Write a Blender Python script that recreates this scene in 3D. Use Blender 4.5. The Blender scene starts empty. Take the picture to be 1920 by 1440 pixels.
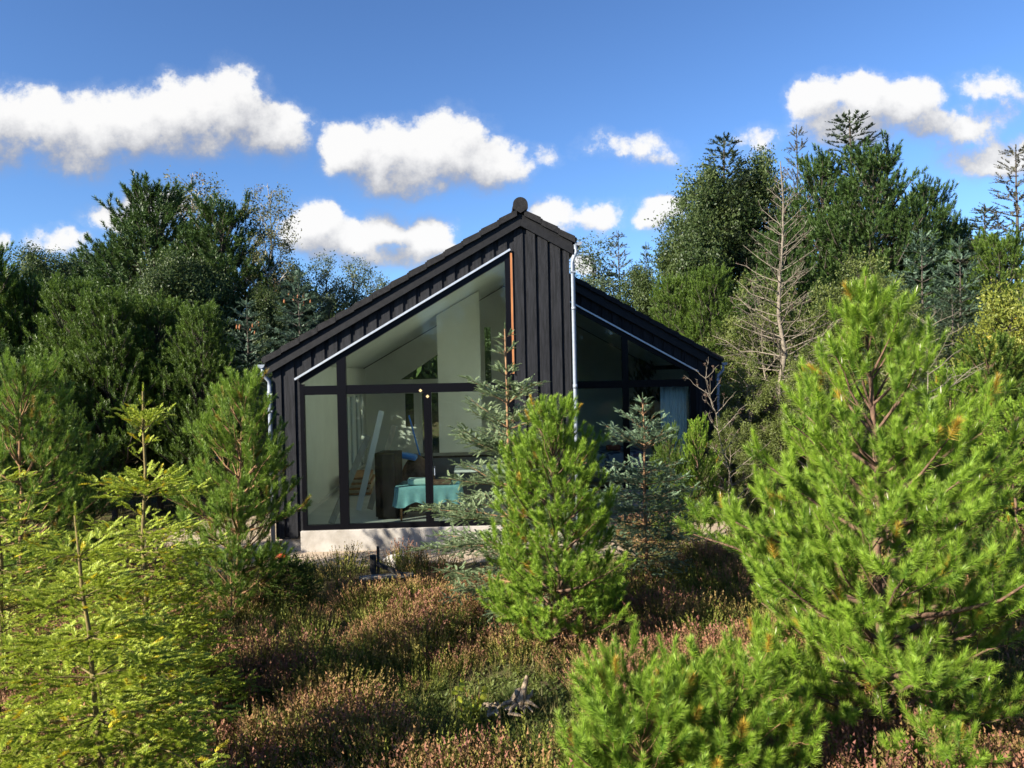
import bpy, math, numpy as np
from mathutils import Vector, Matrix
R = math.radians
scene = bpy.context.scene
col = scene.collection

# ---------------------------------------------------------------- camera
CAMZ = 2.95
F = 1442.0
YAW, PITCH, ROLL = 0.0413, 0.0134, 0.021
fw = Vector((math.sin(YAW)*math.cos(PITCH), math.cos(YAW)*math.cos(PITCH), -math.sin(PITCH)))
r0 = fw.cross(Vector((0, 0, 1))).normalized(); u0 = r0.cross(fw).normalized()
rr = r0*math.cos(ROLL) - u0*math.sin(ROLL); uu = u0*math.cos(ROLL) + r0*math.sin(ROLL)
cam = bpy.data.objects.new('camera', bpy.data.cameras.new('camera')); col.objects.link(cam)
cam.matrix_world = Matrix((( rr.x, uu.x, -fw.x, 0), (rr.y, uu.y, -fw.y, 0), (rr.z, uu.z, -fw.z, CAMZ), (0, 0, 0, 1)))
cam.data.sensor_width = 36; cam.data.lens = F/1920*36
cam.data.clip_end = 5000; cam.data.clip_start = 0.05
scene.camera = cam
scene.cycles.diffuse_bounces = 6; scene.cycles.max_bounces = 14; scene.cycles.transparent_max_bounces = 24

def ray(px, py):
    return fw*F + rr*(px-960) - uu*(py-720)
def at(px, py, Y):
    d = ray(px, py); d = d*(Y/d.y)
    return Vector((d.x, d.y, d.z+CAMZ))
def uv(px, py):
    d = ray(px, py); return d.x/d.y, d.z/d.y

# ---------------------------------------------------------------- sun
SUN_EL, SUN_AZ = R(27), R(57)        # azimuth measured from behind the camera towards the left
to_sun = Vector((-math.sin(SUN_AZ)*math.cos(SUN_EL), -math.cos(SUN_AZ)*math.cos(SUN_EL), math.sin(SUN_EL)))
sl = bpy.data.lights.new('sun', 'SUN'); sl.energy = 5.0; sl.angle = R(0.53); sl.color = (1.0, 0.93, 0.80)
so = bpy.data.objects.new('sun', sl); col.objects.link(so)
so.rotation_euler = (-to_sun).to_track_quat('-Z', 'Y').to_euler()

# ---------------------------------------------------------------- view
vs = scene.view_settings
scene.display_settings.display_device = 'sRGB'
vs.view_transform = 'Standard'; vs.look = 'None'; vs.gamma = 1; vs.exposure = 1.48; vs.use_curve_mapping = False

# ---------------------------------------------------------------- world: sky with fair-weather clouds
world = bpy.data.worlds.new('World'); scene.world = world; world.use_nodes = True
wt = world.node_tree; wt.nodes.clear()
def N(tree, kind, **kw):
    n = tree.nodes.new(kind)
    for k, v in kw.items():
        if k == 'ins':
            for i, val in v.items(): n.inputs[i].default_value = val
        else: setattr(n, k, v)
    return n
def L(tree, a, b): tree.links.new(a, b)

# (px, py, rx, ry, weight): puffs, laid out by the direction they stand in
PUFFS = [
 (-20,240,85,75,1),(85,235,75,62,1),(165,250,95,72,1),(255,228,85,62,1),(345,215,90,68,1),(428,208,75,76,1),(495,248,78,56,1),(135,292,65,36,.9),(380,265,130,34,.8),
 (655,280,58,50,1),(735,300,95,68,1),(835,280,82,64,1),(900,312,82,48,1),(765,340,95,34,.9),
 (590,425,50,48,1),(640,455,85,42,1),(722,432,52,38,1),(792,455,55,42,1),(725,482,120,30,.8),
 (275,388,52,42,1),(215,402,55,26,.75),(315,385,40,32,1),
 (115,455,60,27,.55),(170,480,60,15,.35),
 (1045,402,75,32,.62),(1115,405,50,30,.62),
 (1185,268,70,24,.42),(1232,298,50,20,.42),
 (1237,402,48,34,.85),(1272,440,40,24,.6),
 (1535,195,55,46,.9),(1618,190,70,52,1),(1695,205,72,50,1),(1590,240,95,46,1),(1750,240,66,34,.85),(1790,250,70,36,.75),(1850,225,60,34,.5),
 (1850,302,85,36,.85),(1925,290,60,34,.85),
 (1860,162,66,26,.45),(1905,195,46,26,.45),
 (1027,287,30,14,.38),(1425,270,28,30,.38),(1090,492,34,22,.9),(0,460,16,18,.5),
]
g = bpy.data.node_groups.new('puffs', 'ShaderNodeTree')
g.interface.new_socket('P', in_out='INPUT', socket_type='NodeSocketVector')
g.interface.new_socket('D', in_out='OUTPUT', socket_type='NodeSocketFloat')
gi = g.nodes.new('NodeGroupInput'); go = g.nodes.new('NodeGroupOutput')
acc = None
for (px, py, rx, ry, w) in PUFFS:
    u, v = uv(px, py); su, sv = F/(rx*1.12), F/(ry*1.12)
    m = N(g, 'ShaderNodeVectorMath', operation='MULTIPLY_ADD'); L(g, gi.outputs[0], m.inputs[0])
    m.inputs[1].default_value = (su, sv, 0); m.inputs[2].default_value = (-u*su, -v*sv, 0)
    d = N(g, 'ShaderNodeVectorMath', operation='DOT_PRODUCT'); L(g, m.outputs[0], d.inputs[0]); L(g, m.outputs[0], d.inputs[1])
    e = N(g, 'ShaderNodeMath', operation='MULTIPLY_ADD', ins={1: -w*.8, 2: w}); L(g, d.outputs['Value'], e.inputs[0])
    if acc is None: acc = e.outputs[0]
    else:
        s = N(g, 'ShaderNodeMath', operation='SMOOTH_MAX', ins={2: 0.25}); L(g, acc, s.inputs[0]); L(g, e.outputs[0], s.inputs[1]); acc = s.outputs[0]
cl_ = N(g, 'ShaderNodeMath', operation='MAXIMUM', ins={1: -0.6}); L(g, acc, cl_.inputs[0])
L(g, cl_.outputs[0], go.inputs[0])

tc = N(wt, 'ShaderNodeTexCoord')
sep = N(wt, 'ShaderNodeSeparateXYZ'); L(wt, tc.outputs['Generated'], sep.inputs[0])
ymax = N(wt, 'ShaderNodeMath', operation='MAXIMUM', ins={1: 0.05}); L(wt, sep.outputs['Y'], ymax.inputs[0])
du = N(wt, 'ShaderNodeMath', operation='DIVIDE'); L(wt, sep.outputs['X'], du.inputs[0]); L(wt, ymax.outputs[0], du.inputs[1])
dv = N(wt, 'ShaderNodeMath', operation='DIVIDE'); L(wt, sep.outputs['Z'], dv.inputs[0]); L(wt, ymax.outputs[0], dv.inputs[1])
P = N(wt, 'ShaderNodeCombineXYZ'); L(wt, du.outputs[0], P.inputs[0]); L(wt, dv.outputs[0], P.inputs[1])
nz = N(wt, 'ShaderNodeTexNoise', ins={'Scale': 11.0, 'Detail': 7.0, 'Roughness': 0.60}); L(wt, P.outputs[0], nz.inputs['Vector'])
off = N(wt, 'ShaderNodeVectorMath', operation='SUBTRACT'); L(wt, nz.outputs['Color'], off.inputs[0]); off.inputs[1].default_value = (.5, .5, .5)
offs = N(wt, 'ShaderNodeVectorMath', operation='MULTIPLY'); L(wt, off.outputs[0], offs.inputs[0]); offs.inputs[1].default_value = (0.075, 0.055, 0)
Pd = N(wt, 'ShaderNodeVectorMath', operation='ADD'); L(wt, P.outputs[0], Pd.inputs[0]); L(wt, offs.outputs[0], Pd.inputs[1])
g1 = N(wt, 'ShaderNodeGroup'); g1.node_tree = g; L(wt, Pd.outputs[0], g1.inputs[0])
Po = N(wt, 'ShaderNodeVectorMath', operation='ADD'); L(wt, Pd.outputs[0], Po.inputs[0]); Po.inputs[1].default_value = (-0.012, 0.036, 0)
g2 = N(wt, 'ShaderNodeGroup'); g2.node_tree = g; L(wt, Po.outputs[0], g2.inputs[0])
# finer billow detail
nf = N(wt, 'ShaderNodeTexNoise', ins={'Scale': 34.0, 'Detail': 5.0, 'Roughness': 0.62}); L(wt, P.outputs[0], nf.inputs['Vector'])
nfm = N(wt, 'ShaderNodeMath', operation='MULTIPLY_ADD', ins={1: 1.3, 2: -0.65}); L(wt, nf.outputs['Fac'], nfm.inputs[0])
dens = N(wt, 'ShaderNodeMath', operation='ADD'); L(wt, g1.outputs[0], dens.inputs[0]); L(wt, nfm.outputs[0], dens.inputs[1])
# (soft lower edges, crisper sunlit tops: the width of the edge follows the light)
al = N(wt, 'ShaderNodeMapRange', interpolation_type='SMOOTHSTEP', ins={'From Min': 0.02, 'From Max': 0.62}); L(wt, dens.outputs[0], al.inputs['Value'])
# light: bright where the cloud thins towards the sun, greyer below
dd = N(wt, 'ShaderNodeMath', operation='SUBTRACT'); L(wt, g1.outputs[0], dd.inputs[0]); L(wt, g2.outputs[0], dd.inputs[1])
dd2 = N(wt, 'ShaderNodeMath', operation='MULTIPLY_ADD', ins={1: 1.0}); L(wt, dd.outputs[0], dd2.inputs[0]); L(wt, nfm.outputs[0], dd2.inputs[2]); dd2.inputs[1].default_value = 1.0
lit = N(wt, 'ShaderNodeMapRange', interpolation_type='SMOOTHSTEP', ins={'From Min': -0.52, 'From Max': 0.74}); L(wt, dd2.outputs[0], lit.inputs['Value'])
ew = N(wt, 'ShaderNodeMath', operation='MULTIPLY_ADD', ins={1: -0.62, 2: 1.12}); L(wt, lit.outputs[0], ew.inputs[0]); L(wt, ew.outputs[0], al.inputs['From Max'])
ccol = N(wt, 'ShaderNodeMix', data_type='RGBA'); L(wt, lit.outputs[0], ccol.inputs['Factor'])
ccol.inputs['A'].default_value = (0.128, 0.134, 0.156, 1); ccol.inputs['B'].default_value = (0.36, 0.357, 0.352, 1)
sky = N(wt, 'ShaderNodeTexSky', sky_type='NISHITA', sun_disc=False, sun_elevation=SUN_EL, sun_rotation=math.pi+SUN_AZ, altitude=0, air_density=1.0, dust_density=0.3, ozone_density=4.0)
sv_ = N(wt, 'ShaderNodeVectorMath', operation='ADD'); L(wt, tc.outputs['Generated'], sv_.inputs[0]); sv_.inputs[1].default_value = (0, 0, 0.07)
svn = N(wt, 'ShaderNodeVectorMath', operation='NORMALIZE'); L(wt, sv_.outputs[0], svn.inputs[0]); L(wt, svn.outputs[0], sky.inputs[0])
skb = N(wt, 'ShaderNodeBackground', ins={'Strength': 0.085})
k1 = N(wt, 'ShaderNodeVectorMath', operation='SCALE', ins={3: 0.20}); L(wt, sky.outputs[0], k1.inputs[0])
gm = N(wt, 'ShaderNodeGamma', ins={'Gamma': 1.35}); L(wt, k1.outputs[0], gm.inputs[0])
k2 = N(wt, 'ShaderNodeVectorMath', operation='SCALE', ins={3: 5.0}); L(wt, gm.outputs[0], k2.inputs[0]); L(wt, k2.outputs[0], skb.inputs['Color'])
ckb = N(wt, 'ShaderNodeBackground', ins={'Strength': 1.0}); L(wt, ccol.outputs['Result'], ckb.inputs['Color'])
ve = N(wt, 'ShaderNodeMapRange', interpolation_type='SMOOTHSTEP', ins={'From Min': -0.35, 'From Max': 0.75, 'To Max': 0.22}); L(wt, dens.outputs[0], ve.inputs['Value'])
al0 = al; al = N(wt, 'ShaderNodeMath', operation='MAXIMUM'); L(wt, al0.outputs[0], al.inputs[0]); L(wt, ve.outputs[0], al.inputs[1])
up = N(wt, 'ShaderNodeMapRange', ins={'From Min': 0.0, 'From Max': 0.02}); L(wt, sep.outputs['Y'], up.inputs['Value'])
am = N(wt, 'ShaderNodeMath', operation='MULTIPLY'); L(wt, al.outputs[0], am.inputs[0]); L(wt, up.outputs[0], am.inputs[1])
am2 = N(wt, 'ShaderNodeMath', operation='MULTIPLY', ins={1: 0.97}); L(wt, am.outputs[0], am2.inputs[0])
mx = N(wt, 'ShaderNodeMixShader'); L(wt, am2.outputs[0], mx.inputs[0]); L(wt, skb.outputs[0], mx.inputs[1]); L(wt, ckb.outputs[0], mx.inputs[2])
wo = N(wt, 'ShaderNodeOutputWorld'); L(wt, mx.outputs[0], wo.inputs[0])
world.cycles.sampling_method = 'MANUAL'; world.cycles.sample_map_resolution = 256

# ---------------------------------------------------------------- tagging / linking helpers
def tag(o, label=None, cat=None, group=None, kind=None):
    if label: o['label'] = label
    if cat: o['category'] = cat
    if group: o['group'] = group
    if kind: o['kind'] = kind
    return o
def empty(name, loc=(0, 0, 0), rz=0, label=None, cat=None, group=None):
    o = bpy.data.objects.new(name, None); col.objects.link(o); o.empty_display_size = .3
    o.location = loc; o.rotation_euler = (0, 0, rz)
    return tag(o, label, cat, group)
def copy_tree(o, parent=None):
    c = o.copy(); col.objects.link(c); c.parent = parent
    for ch in list(o.children): copy_tree(ch, c)
    return c

class MB:
    """collects faces for ONE mesh object"""
    def __init__(s): s.v = []; s.f = []
    def add(s, vs_, fs):
        b = len(s.v); s.v += [tuple(p) for p in vs_]; s.f += [tuple(i+b for i in f) for f in fs]; return s
    def box(s, x0, x1, y0, y1, z0, z1):
        if x0 > x1: x0, x1 = x1, x0
        return s.add([(x0,y0,z0),(x1,y0,z0),(x1,y1,z0),(x0,y1,z0),(x0,y0,z1),(x1,y0,z1),(x1,y1,z1),(x0,y1,z1)],
                     [(0,3,2,1),(4,5,6,7),(0,1,5,4),(1,2,6,5),(2,3,7,6),(3,0,4,7)])
    def prism(s, poly, y0, y1):
        """convex polygon in XZ (counter-clockwise seen from -Y) extruded along Y"""
        n = len(poly)
        vs_ = [(x, y0, z) for x, z in poly] + [(x, y1, z) for x, z in poly]
        fs = [tuple(range(n)), tuple(range(2*n-1, n-1, -1))] + [(i, i+n, (i+1) % n+n, (i+1) % n) for i in range(n)]
        return s.add(vs_, fs)
    def bar(s, a, b, w, h, up_=Vector((0, 0, 1))):
        a = Vector(a); b = Vector(b); d = (b-a).normalized()
        x = d.cross(up_)
        if x.length < 1e-4: x = Vector((1, 0, 0))
        x.normalize(); y = x.cross(d)
        vs_ = [p + x*sx*w/2 + y*sy*h/2 for p in (a, b) for sx, sy in ((-1,-1),(1,-1),(1,1),(-1,1))]
        return s.add(vs_, [(3,2,1,0),(4,5,6,7),(0,1,5,4),(1,2,6,5),(2,3,7,6),(3,0,4,7)])
    def tube(s, pts, rad, n=8, caps=True):
        pts = [Vector(p) for p in pts]; rad = rad if hasattr(rad, '__len__') else [rad]*len(pts)
        b = len(s.v)
        for i, p in enumerate(pts):
            d = (pts[min(i+1, len(pts)-1)]-pts[max(i-1, 0)]).normalized()
            x = d.cross(Vector((0, .1, 1)));
            if x.length < 1e-3: x = d.cross(Vector((1, 0, 0)))
            x.normalize(); y = d.cross(x)
            for k in range(n):
                a = 2*math.pi*k/n; s.v.append(tuple(p+(x*math.cos(a)+y*math.sin(a))*rad[i]))
        for i in range(len(pts)-1):
            for k in range(n):
                s.f.append((b+i*n+k, b+i*n+(k+1) % n, b+(i+1)*n+(k+1) % n, b+(i+1)*n+k))
        if caps:
            s.f.append(tuple(b+k for k in range(n-1, -1, -1))); s.f.append(tuple(b+(len(pts)-1)*n+k for k in range(n)))
        return s
    def build(s, name, m, parent=None, smooth=False, bevel=0):
        me = bpy.data.meshes.new(name); me.from_pydata(s.v, [], s.f); me.materials.append(m); me.validate(); me.update()
        if smooth:
            for p in me.polygons: p.use_smooth = True
        o = bpy.data.objects.new(name, me); col.objects.link(o)
        if parent: o.parent = parent
        if bevel:
            b = o.modifiers.new('bevel', 'BEVEL'); b.width = bevel; b.segments = 2; b.limit_method = 'ANGLE'
        return o

# ---------------------------------------------------------------- materials
def newmat(name):
    m = bpy.data.materials.new(name); m.use_nodes = True; m.node_tree.nodes.clear(); return m, m.node_tree
def surf(name, c1, c2=None, rough=.6, scale=6, spec=.4, bump=0, bscale=40, metal=0, stretch=(1, 1, 1), detail=6, tmin=.35, tmax=.65):
    m, t = newmat(name)
    p = N(t, 'ShaderNodeBsdfPrincipled', ins={'Roughness': rough, 'Specular IOR Level': spec, 'Metallic': metal})
    o = N(t, 'ShaderNodeOutputMaterial'); L(t, p.outputs[0], o.inputs[0])
    tc_ = N(t, 'ShaderNodeTexCoord'); mp = N(t, 'ShaderNodeMapping'); mp.inputs['Scale'].default_value = stretch
    L(t, tc_.outputs['Object'], mp.inputs[0])
    if c2 is not None:
        n = N(t, 'ShaderNodeTexNoise', ins={'Scale': scale, 'Detail': detail, 'Roughness': .6}); L(t, mp.outputs[0], n.inputs['Vector'])
        r_ = N(t, 'ShaderNodeMapRange', ins={'From Min': tmin, 'From Max': tmax}); L(t, n.outputs['Fac'], r_.inputs['Value'])
        x = N(t, 'ShaderNodeMix', data_type='RGBA'); L(t, r_.outputs[0], x.inputs['Factor'])
        x.inputs['A'].default_value = (*c1, 1); x.inputs['B'].default_value = (*c2, 1); L(t, x.outputs['Result'], p.inputs['Base Color'])
    else: p.inputs['Base Color'].default_value = (*c1, 1)
    if bump:
        nb = N(t, 'ShaderNodeTexNoise', ins={'Scale': bscale, 'Detail': 5}); L(t, mp.outputs[0], nb.inputs['Vector'])
        b = N(t, 'ShaderNodeBump', ins={'Strength': bump, 'Distance': .01}); L(t, nb.outputs['Fac'], b.inputs['Height']); L(t, b.outputs[0], p.inputs['Normal'])
    return m
def foliage(name, a, b, tipc=None, transl=.3, rough=.45, old=None):
    """a..b by the shoot's own random value; tipc towards the needle tips; old for a few shoots of old needles"""
    m, t = newmat(name)
    at1 = N(t, 'ShaderNodeAttribute', attribute_name='rnd'); at2 = N(t, 'ShaderNodeAttribute', attribute_name='tip')
    x = N(t, 'ShaderNodeMix', data_type='RGBA'); L(t, at1.outputs['Fac'], x.inputs['Factor'])
    x.inputs['A'].default_value = (*a, 1); x.inputs['B'].default_value = (*b, 1); c = x.outputs['Result']
    if tipc:
        y = N(t, 'ShaderNodeMix', data_type='RGBA'); L(t, at2.outputs['Fac'], y.inputs['Factor']); L(t, c, y.inputs['A']); y.inputs['B'].default_value = (*tipc, 1); c = y.outputs['Result']
    if old:
        g_ = N(t, 'ShaderNodeMath', operation='GREATER_THAN', ins={1: 0.965}); L(t, at1.outputs['Fac'], g_.inputs[0])
        y = N(t, 'ShaderNodeMix', data_type='RGBA'); L(t, g_.outputs[0], y.inputs['Factor']); L(t, c, y.inputs['A']); y.inputs['B'].default_value = (*old, 1); c = y.outputs['Result']
    g_ = N(t, 'ShaderNodeMath', operation='GREATER_THAN', ins={1: 1.5}); L(t, at1.outputs['Fac'], g_.inputs[0])
    y = N(t, 'ShaderNodeMix', data_type='RGBA'); L(t, g_.outputs[0], y.inputs['Factor']); L(t, c, y.inputs['A']); y.inputs['B'].default_value = (.62, .58, .46, 1); c = y.outputs['Result']
    p = N(t, 'ShaderNodeBsdfPrincipled', ins={'Roughness': rough, 'Specular IOR Level': .35}); L(t, c, p.inputs['Base Color'])
    tr = N(t, 'ShaderNodeBsdfTranslucent'); L(t, c, tr.inputs['Color'])
    mxs = N(t, 'ShaderNodeMixShader', ins={0: transl}); L(t, p.outputs[0], mxs.inputs[1]); L(t, tr.outputs[0], mxs.inputs[2])
    o = N(t, 'ShaderNodeOutputMaterial'); L(t, mxs.outputs[0], o.inputs[0])
    return m
def glass(name, tint=(.90, .95, .91)):
    m, t = newmat(name)
    fr = N(t, 'ShaderNodeFresnel', ins={'IOR': 1.5}); a2 = N(t, 'ShaderNodeMath', operation='MULTIPLY', ins={1: .6}); L(t, fr.outputs[0], a2.inputs[0])
    tr = N(t, 'ShaderNodeBsdfTransparent'); tr.inputs[0].default_value = (*tint, 1)
    gl = N(t, 'ShaderNodeBsdfGlossy', ins={'Roughness': 0.0})
    mxs = N(t, 'ShaderNodeMixShader'); L(t, a2.outputs[0], mxs.inputs[0]); L(t, tr.outputs[0], mxs.inputs[1]); L(t, gl.outputs[0], mxs.inputs[2])
    # a faint film of building dust on the new panes
    df = N(t, 'ShaderNodeBsdfDiffuse', ins={'Roughness': 0}); df.inputs[0].default_value = (.55, .58, .55, 1)
    tc_ = N(t, 'ShaderNodeTexCoord'); mp = N(t, 'ShaderNodeMapping'); mp.inputs['Scale'].default_value = (3, 1, 1); L(t, tc_.outputs['Object'], mp.inputs[0])
    n = N(t, 'ShaderNodeTexNoise', ins={'Scale': 1.6, 'Detail': 8, 'Roughness': .7}); L(t, mp.outputs[0], n.inputs['Vector'])
    r_ = N(t, 'ShaderNodeMapRange', ins={'From Min': .42, 'From Max': .75, 'To Min': .0005, 'To Max': .007}); L(t, n.outputs['Fac'], r_.inputs['Value'])
    m2 = N(t, 'ShaderNodeMixShader'); L(t, r_.outputs[0], m2.inputs[0]); L(t, mxs.outputs[0], m2.inputs[1]); L(t, df.outputs[0], m2.inputs[2])
    o = N(t, 'ShaderNodeOutputMaterial'); L(t, m2.outputs[0], o.inputs[0])
    return m

M = dict(
 siding=surf('black_stained_timber', (.0045,.0049,.0062), (.0175,.0180,.0220), .66, 9, .22, .5, 60, stretch=(4, 4, .35)),
 trim=surf('black_painted_board', (.006,.006,.007), (.012,.0118,.013), .6, 12, .25, .2, 60, stretch=(1, 1, 1)),
 tile=surf('black_concrete_tile', (.009,.0087,.0095), (.020,.019,.020), .75, 14, .2, .4, 80),
 frame=surf('black_frame_paint', (.004,.004,.0055), None, .30, spec=.14),
 zinc=surf('galvanised_steel', (.20,.23,.27), (.27,.30,.35), .55, 20, .4, metal=.2),
 metal=surf('aluminium_trim', (.50,.53,.57), (.62,.65,.68), .35, 8, .5, metal=.5),
 rawwood=surf('raw_pine_batten', (.42,.17,.06), (.30,.11,.04), .6, 30, stretch=(1, 1, .1)),
 plaster=surf('pale_plaster', (.74,.74,.69), (.80,.80,.75), .8, 2, .2, .1, 30),
 ceiling=surf('ceiling_board', (.74,.74,.70), (.80,.80,.76), .8, 2, .2),
 white=surf('white_paint', (.78,.78,.74), None, .4, spec=.4),
 floor=surf('screed_floor', (.50,.51,.50), (.60,.60,.58), .35, 3, .4),
 concrete=surf('cast_concrete', (.29,.26,.22), (.44,.405,.365), .85, 3, .2, .4, 60),
 cabinet=surf('black_cabinet', (.0035,.0035,.0045), None, .6, spec=.08),
 counter=surf('grey_front', (.10,.11,.12), None, .4),
 cloth=surf('turquoise_cloth', (.20,.40,.44), (.16,.33,.38), .85, 12, .1),
 cloth2=surf('pale_folded_cloth', (.42,.58,.55), None, .85, spec=.1),
 wood=surf('warm_wood', (.36,.18,.08), (.26,.12,.05), .55, 20, stretch=(1, 1, .15)),
 plank=surf('sawn_plank', (.48,.42,.32), (.34,.29,.22), .8, 14, .2, stretch=(1, 1, .1)),
 blue=surf('blue_plastic', (.02,.22,.62), None, .35),
 brown=surf('brown_sacking', (.09,.05,.035), (.17,.11,.08), .9, 9, .1),
 bedding=surf('patterned_bedding', (.28,.33,.42), (.07,.09,.15), .9, 7, .1, tmin=.48, tmax=.52, detail=1),
 curtain=surf('pale_curtain', (.62,.66,.66), None, .9, spec=.1),
 red=surf('dull_red', (.25,.04,.03), None, .8),
 tape=surf('masking_tape', (.62,.46,.22), None, .7),
 pole=surf('weathered_post', (.030,.027,.024), (.085,.078,.070), .85, 20, .2, .6, 60, stretch=(3, 3, .3)),
 board=surf('grey_board', (.30,.28,.24), (.20,.18,.15), .85, 20, .2, .4, 60, stretch=(.2, 3, 3)),
 drift=surf('bleached_root_wood', (.46,.36,.25), (.15,.10,.06), .9, 22, .2, .8, 50, stretch=(2, 2, .5)),
 plastic=surf('white_sheet_plastic', (.72,.74,.78), (.6,.62,.68), .4, 5),
 gravel=surf('gravel', (.30,.27,.24), (.16,.145,.13), .95, 60, .1, .8, 90),
 orange=surf('orange_pipe', (.55,.10,.02), None, .5),
 stone=surf('stone', (.26,.24,.22), (.38,.35,.32), .9, 9, .2, .5, 40),
 bark_pine=surf('pine_bark', (.19,.115,.075), (.10,.062,.045), .9, 25, .15, .8, 60, stretch=(1, 1, .5)),
 bark_light=surf('young_bark', (.30,.175,.09), (.19,.11,.06), .85, 25, .15, .5, 60),
 bark_fir=surf('green_fir_stem', (.22,.17,.06), (.13,.10,.05), .85, 25, .15, .5, 60),
 bark_dark=surf('dark_bark', (.060,.048,.040), (.10,.083,.068), .9, 20, .15, .6, 60),
 bark_birch=surf('birch_bark', (.36,.33,.29), (.07,.06,.05), .8, 9, .2, stretch=(1, 1, 4), tmin=.52, tmax=.62),
 bark_dead=surf('dead_bark', (.225,.19,.145), (.12,.10,.075), .9, 14, .15, .5, 40, stretch=(1, 1, 2)),
)
G_ = glass('window_glass')

# ---------------------------------------------------------------- terrain
def gz(x, y):
    x = np.asarray(x, float); y = np.asarray(y, float)
    z = .045*np.sin(x*1.1+.4)*np.cos(y*.9) + .03*np.sin(x*2.3+y*1.7) + .02*np.cos(y*3.1-x*1.3)
    dx = np.maximum(np.maximum(-4.4-x, x-6.0), 0); dy = np.maximum(np.maximum(11.6-y, y-25), 0)
    k = np.clip(np.sqrt(dx*dx+dy*dy)/1.5, 0, 1)
    return z*k + .06*(1-k)
def axis_pts(a, b, step, far, ratio=1.25):
    c = list(np.arange(a, b+1e-6, step)); lo, hi = [], []; s = step; p = a
    while p > -far: s *= ratio; p -= s; lo.append(p)
    s = step; p = b
    while p < far: s *= ratio; p += s; hi.append(p)
    return np.array(lo[::-1]+c+hi)
xs = axis_pts(-14, 14, .16, 900); ys = axis_pts(2, 28, .16, 900)
X, Y = np.meshgrid(xs, ys); Z = gz(X, Y)
nx, ny = len(xs), len(ys)
V = np.stack([X.ravel(), Y.ravel(), Z.ravel()], 1)
ii = (np.arange(ny-1)[:, None]*nx + np.arange(nx-1)[None]).ravel()
Q = np.stack([ii, ii+1, ii+nx+1, ii+nx], 1)
def np_mesh(name, V, Fc, mats, attrs=None, smooth=False):
    me = bpy.data.meshes.new(name); k = Fc.shape[1]
    me.vertices.add(len(V)); me.vertices.foreach_set('co', np.ascontiguousarray(V, dtype=np.float32).ravel())
    me.loops.add(Fc.size); me.loops.foreach_set('vertex_index', np.ascontiguousarray(Fc, dtype=np.int32).ravel())
    me.polygons.add(len(Fc)); me.polygons.foreach_set('loop_start', np.arange(0, Fc.size, k, dtype=np.int32))
    if smooth: me.polygons.foreach_set('use_smooth', np.ones(len(Fc), dtype=bool))
    me.update(calc_edges=True)
    for n_, a in (attrs or {}).items():
        at_ = me.attributes.new(n_, 'FLOAT', 'POINT'); at_.data.foreach_set('value', np.ascontiguousarray(a, dtype=np.float32))
    me.materials.append(mats)
    return me
def link(name, me, parent=None):
    o = bpy.data.objects.new(name, me); col.objects.link(o)
    if parent: o.parent = parent
    return o
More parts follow.
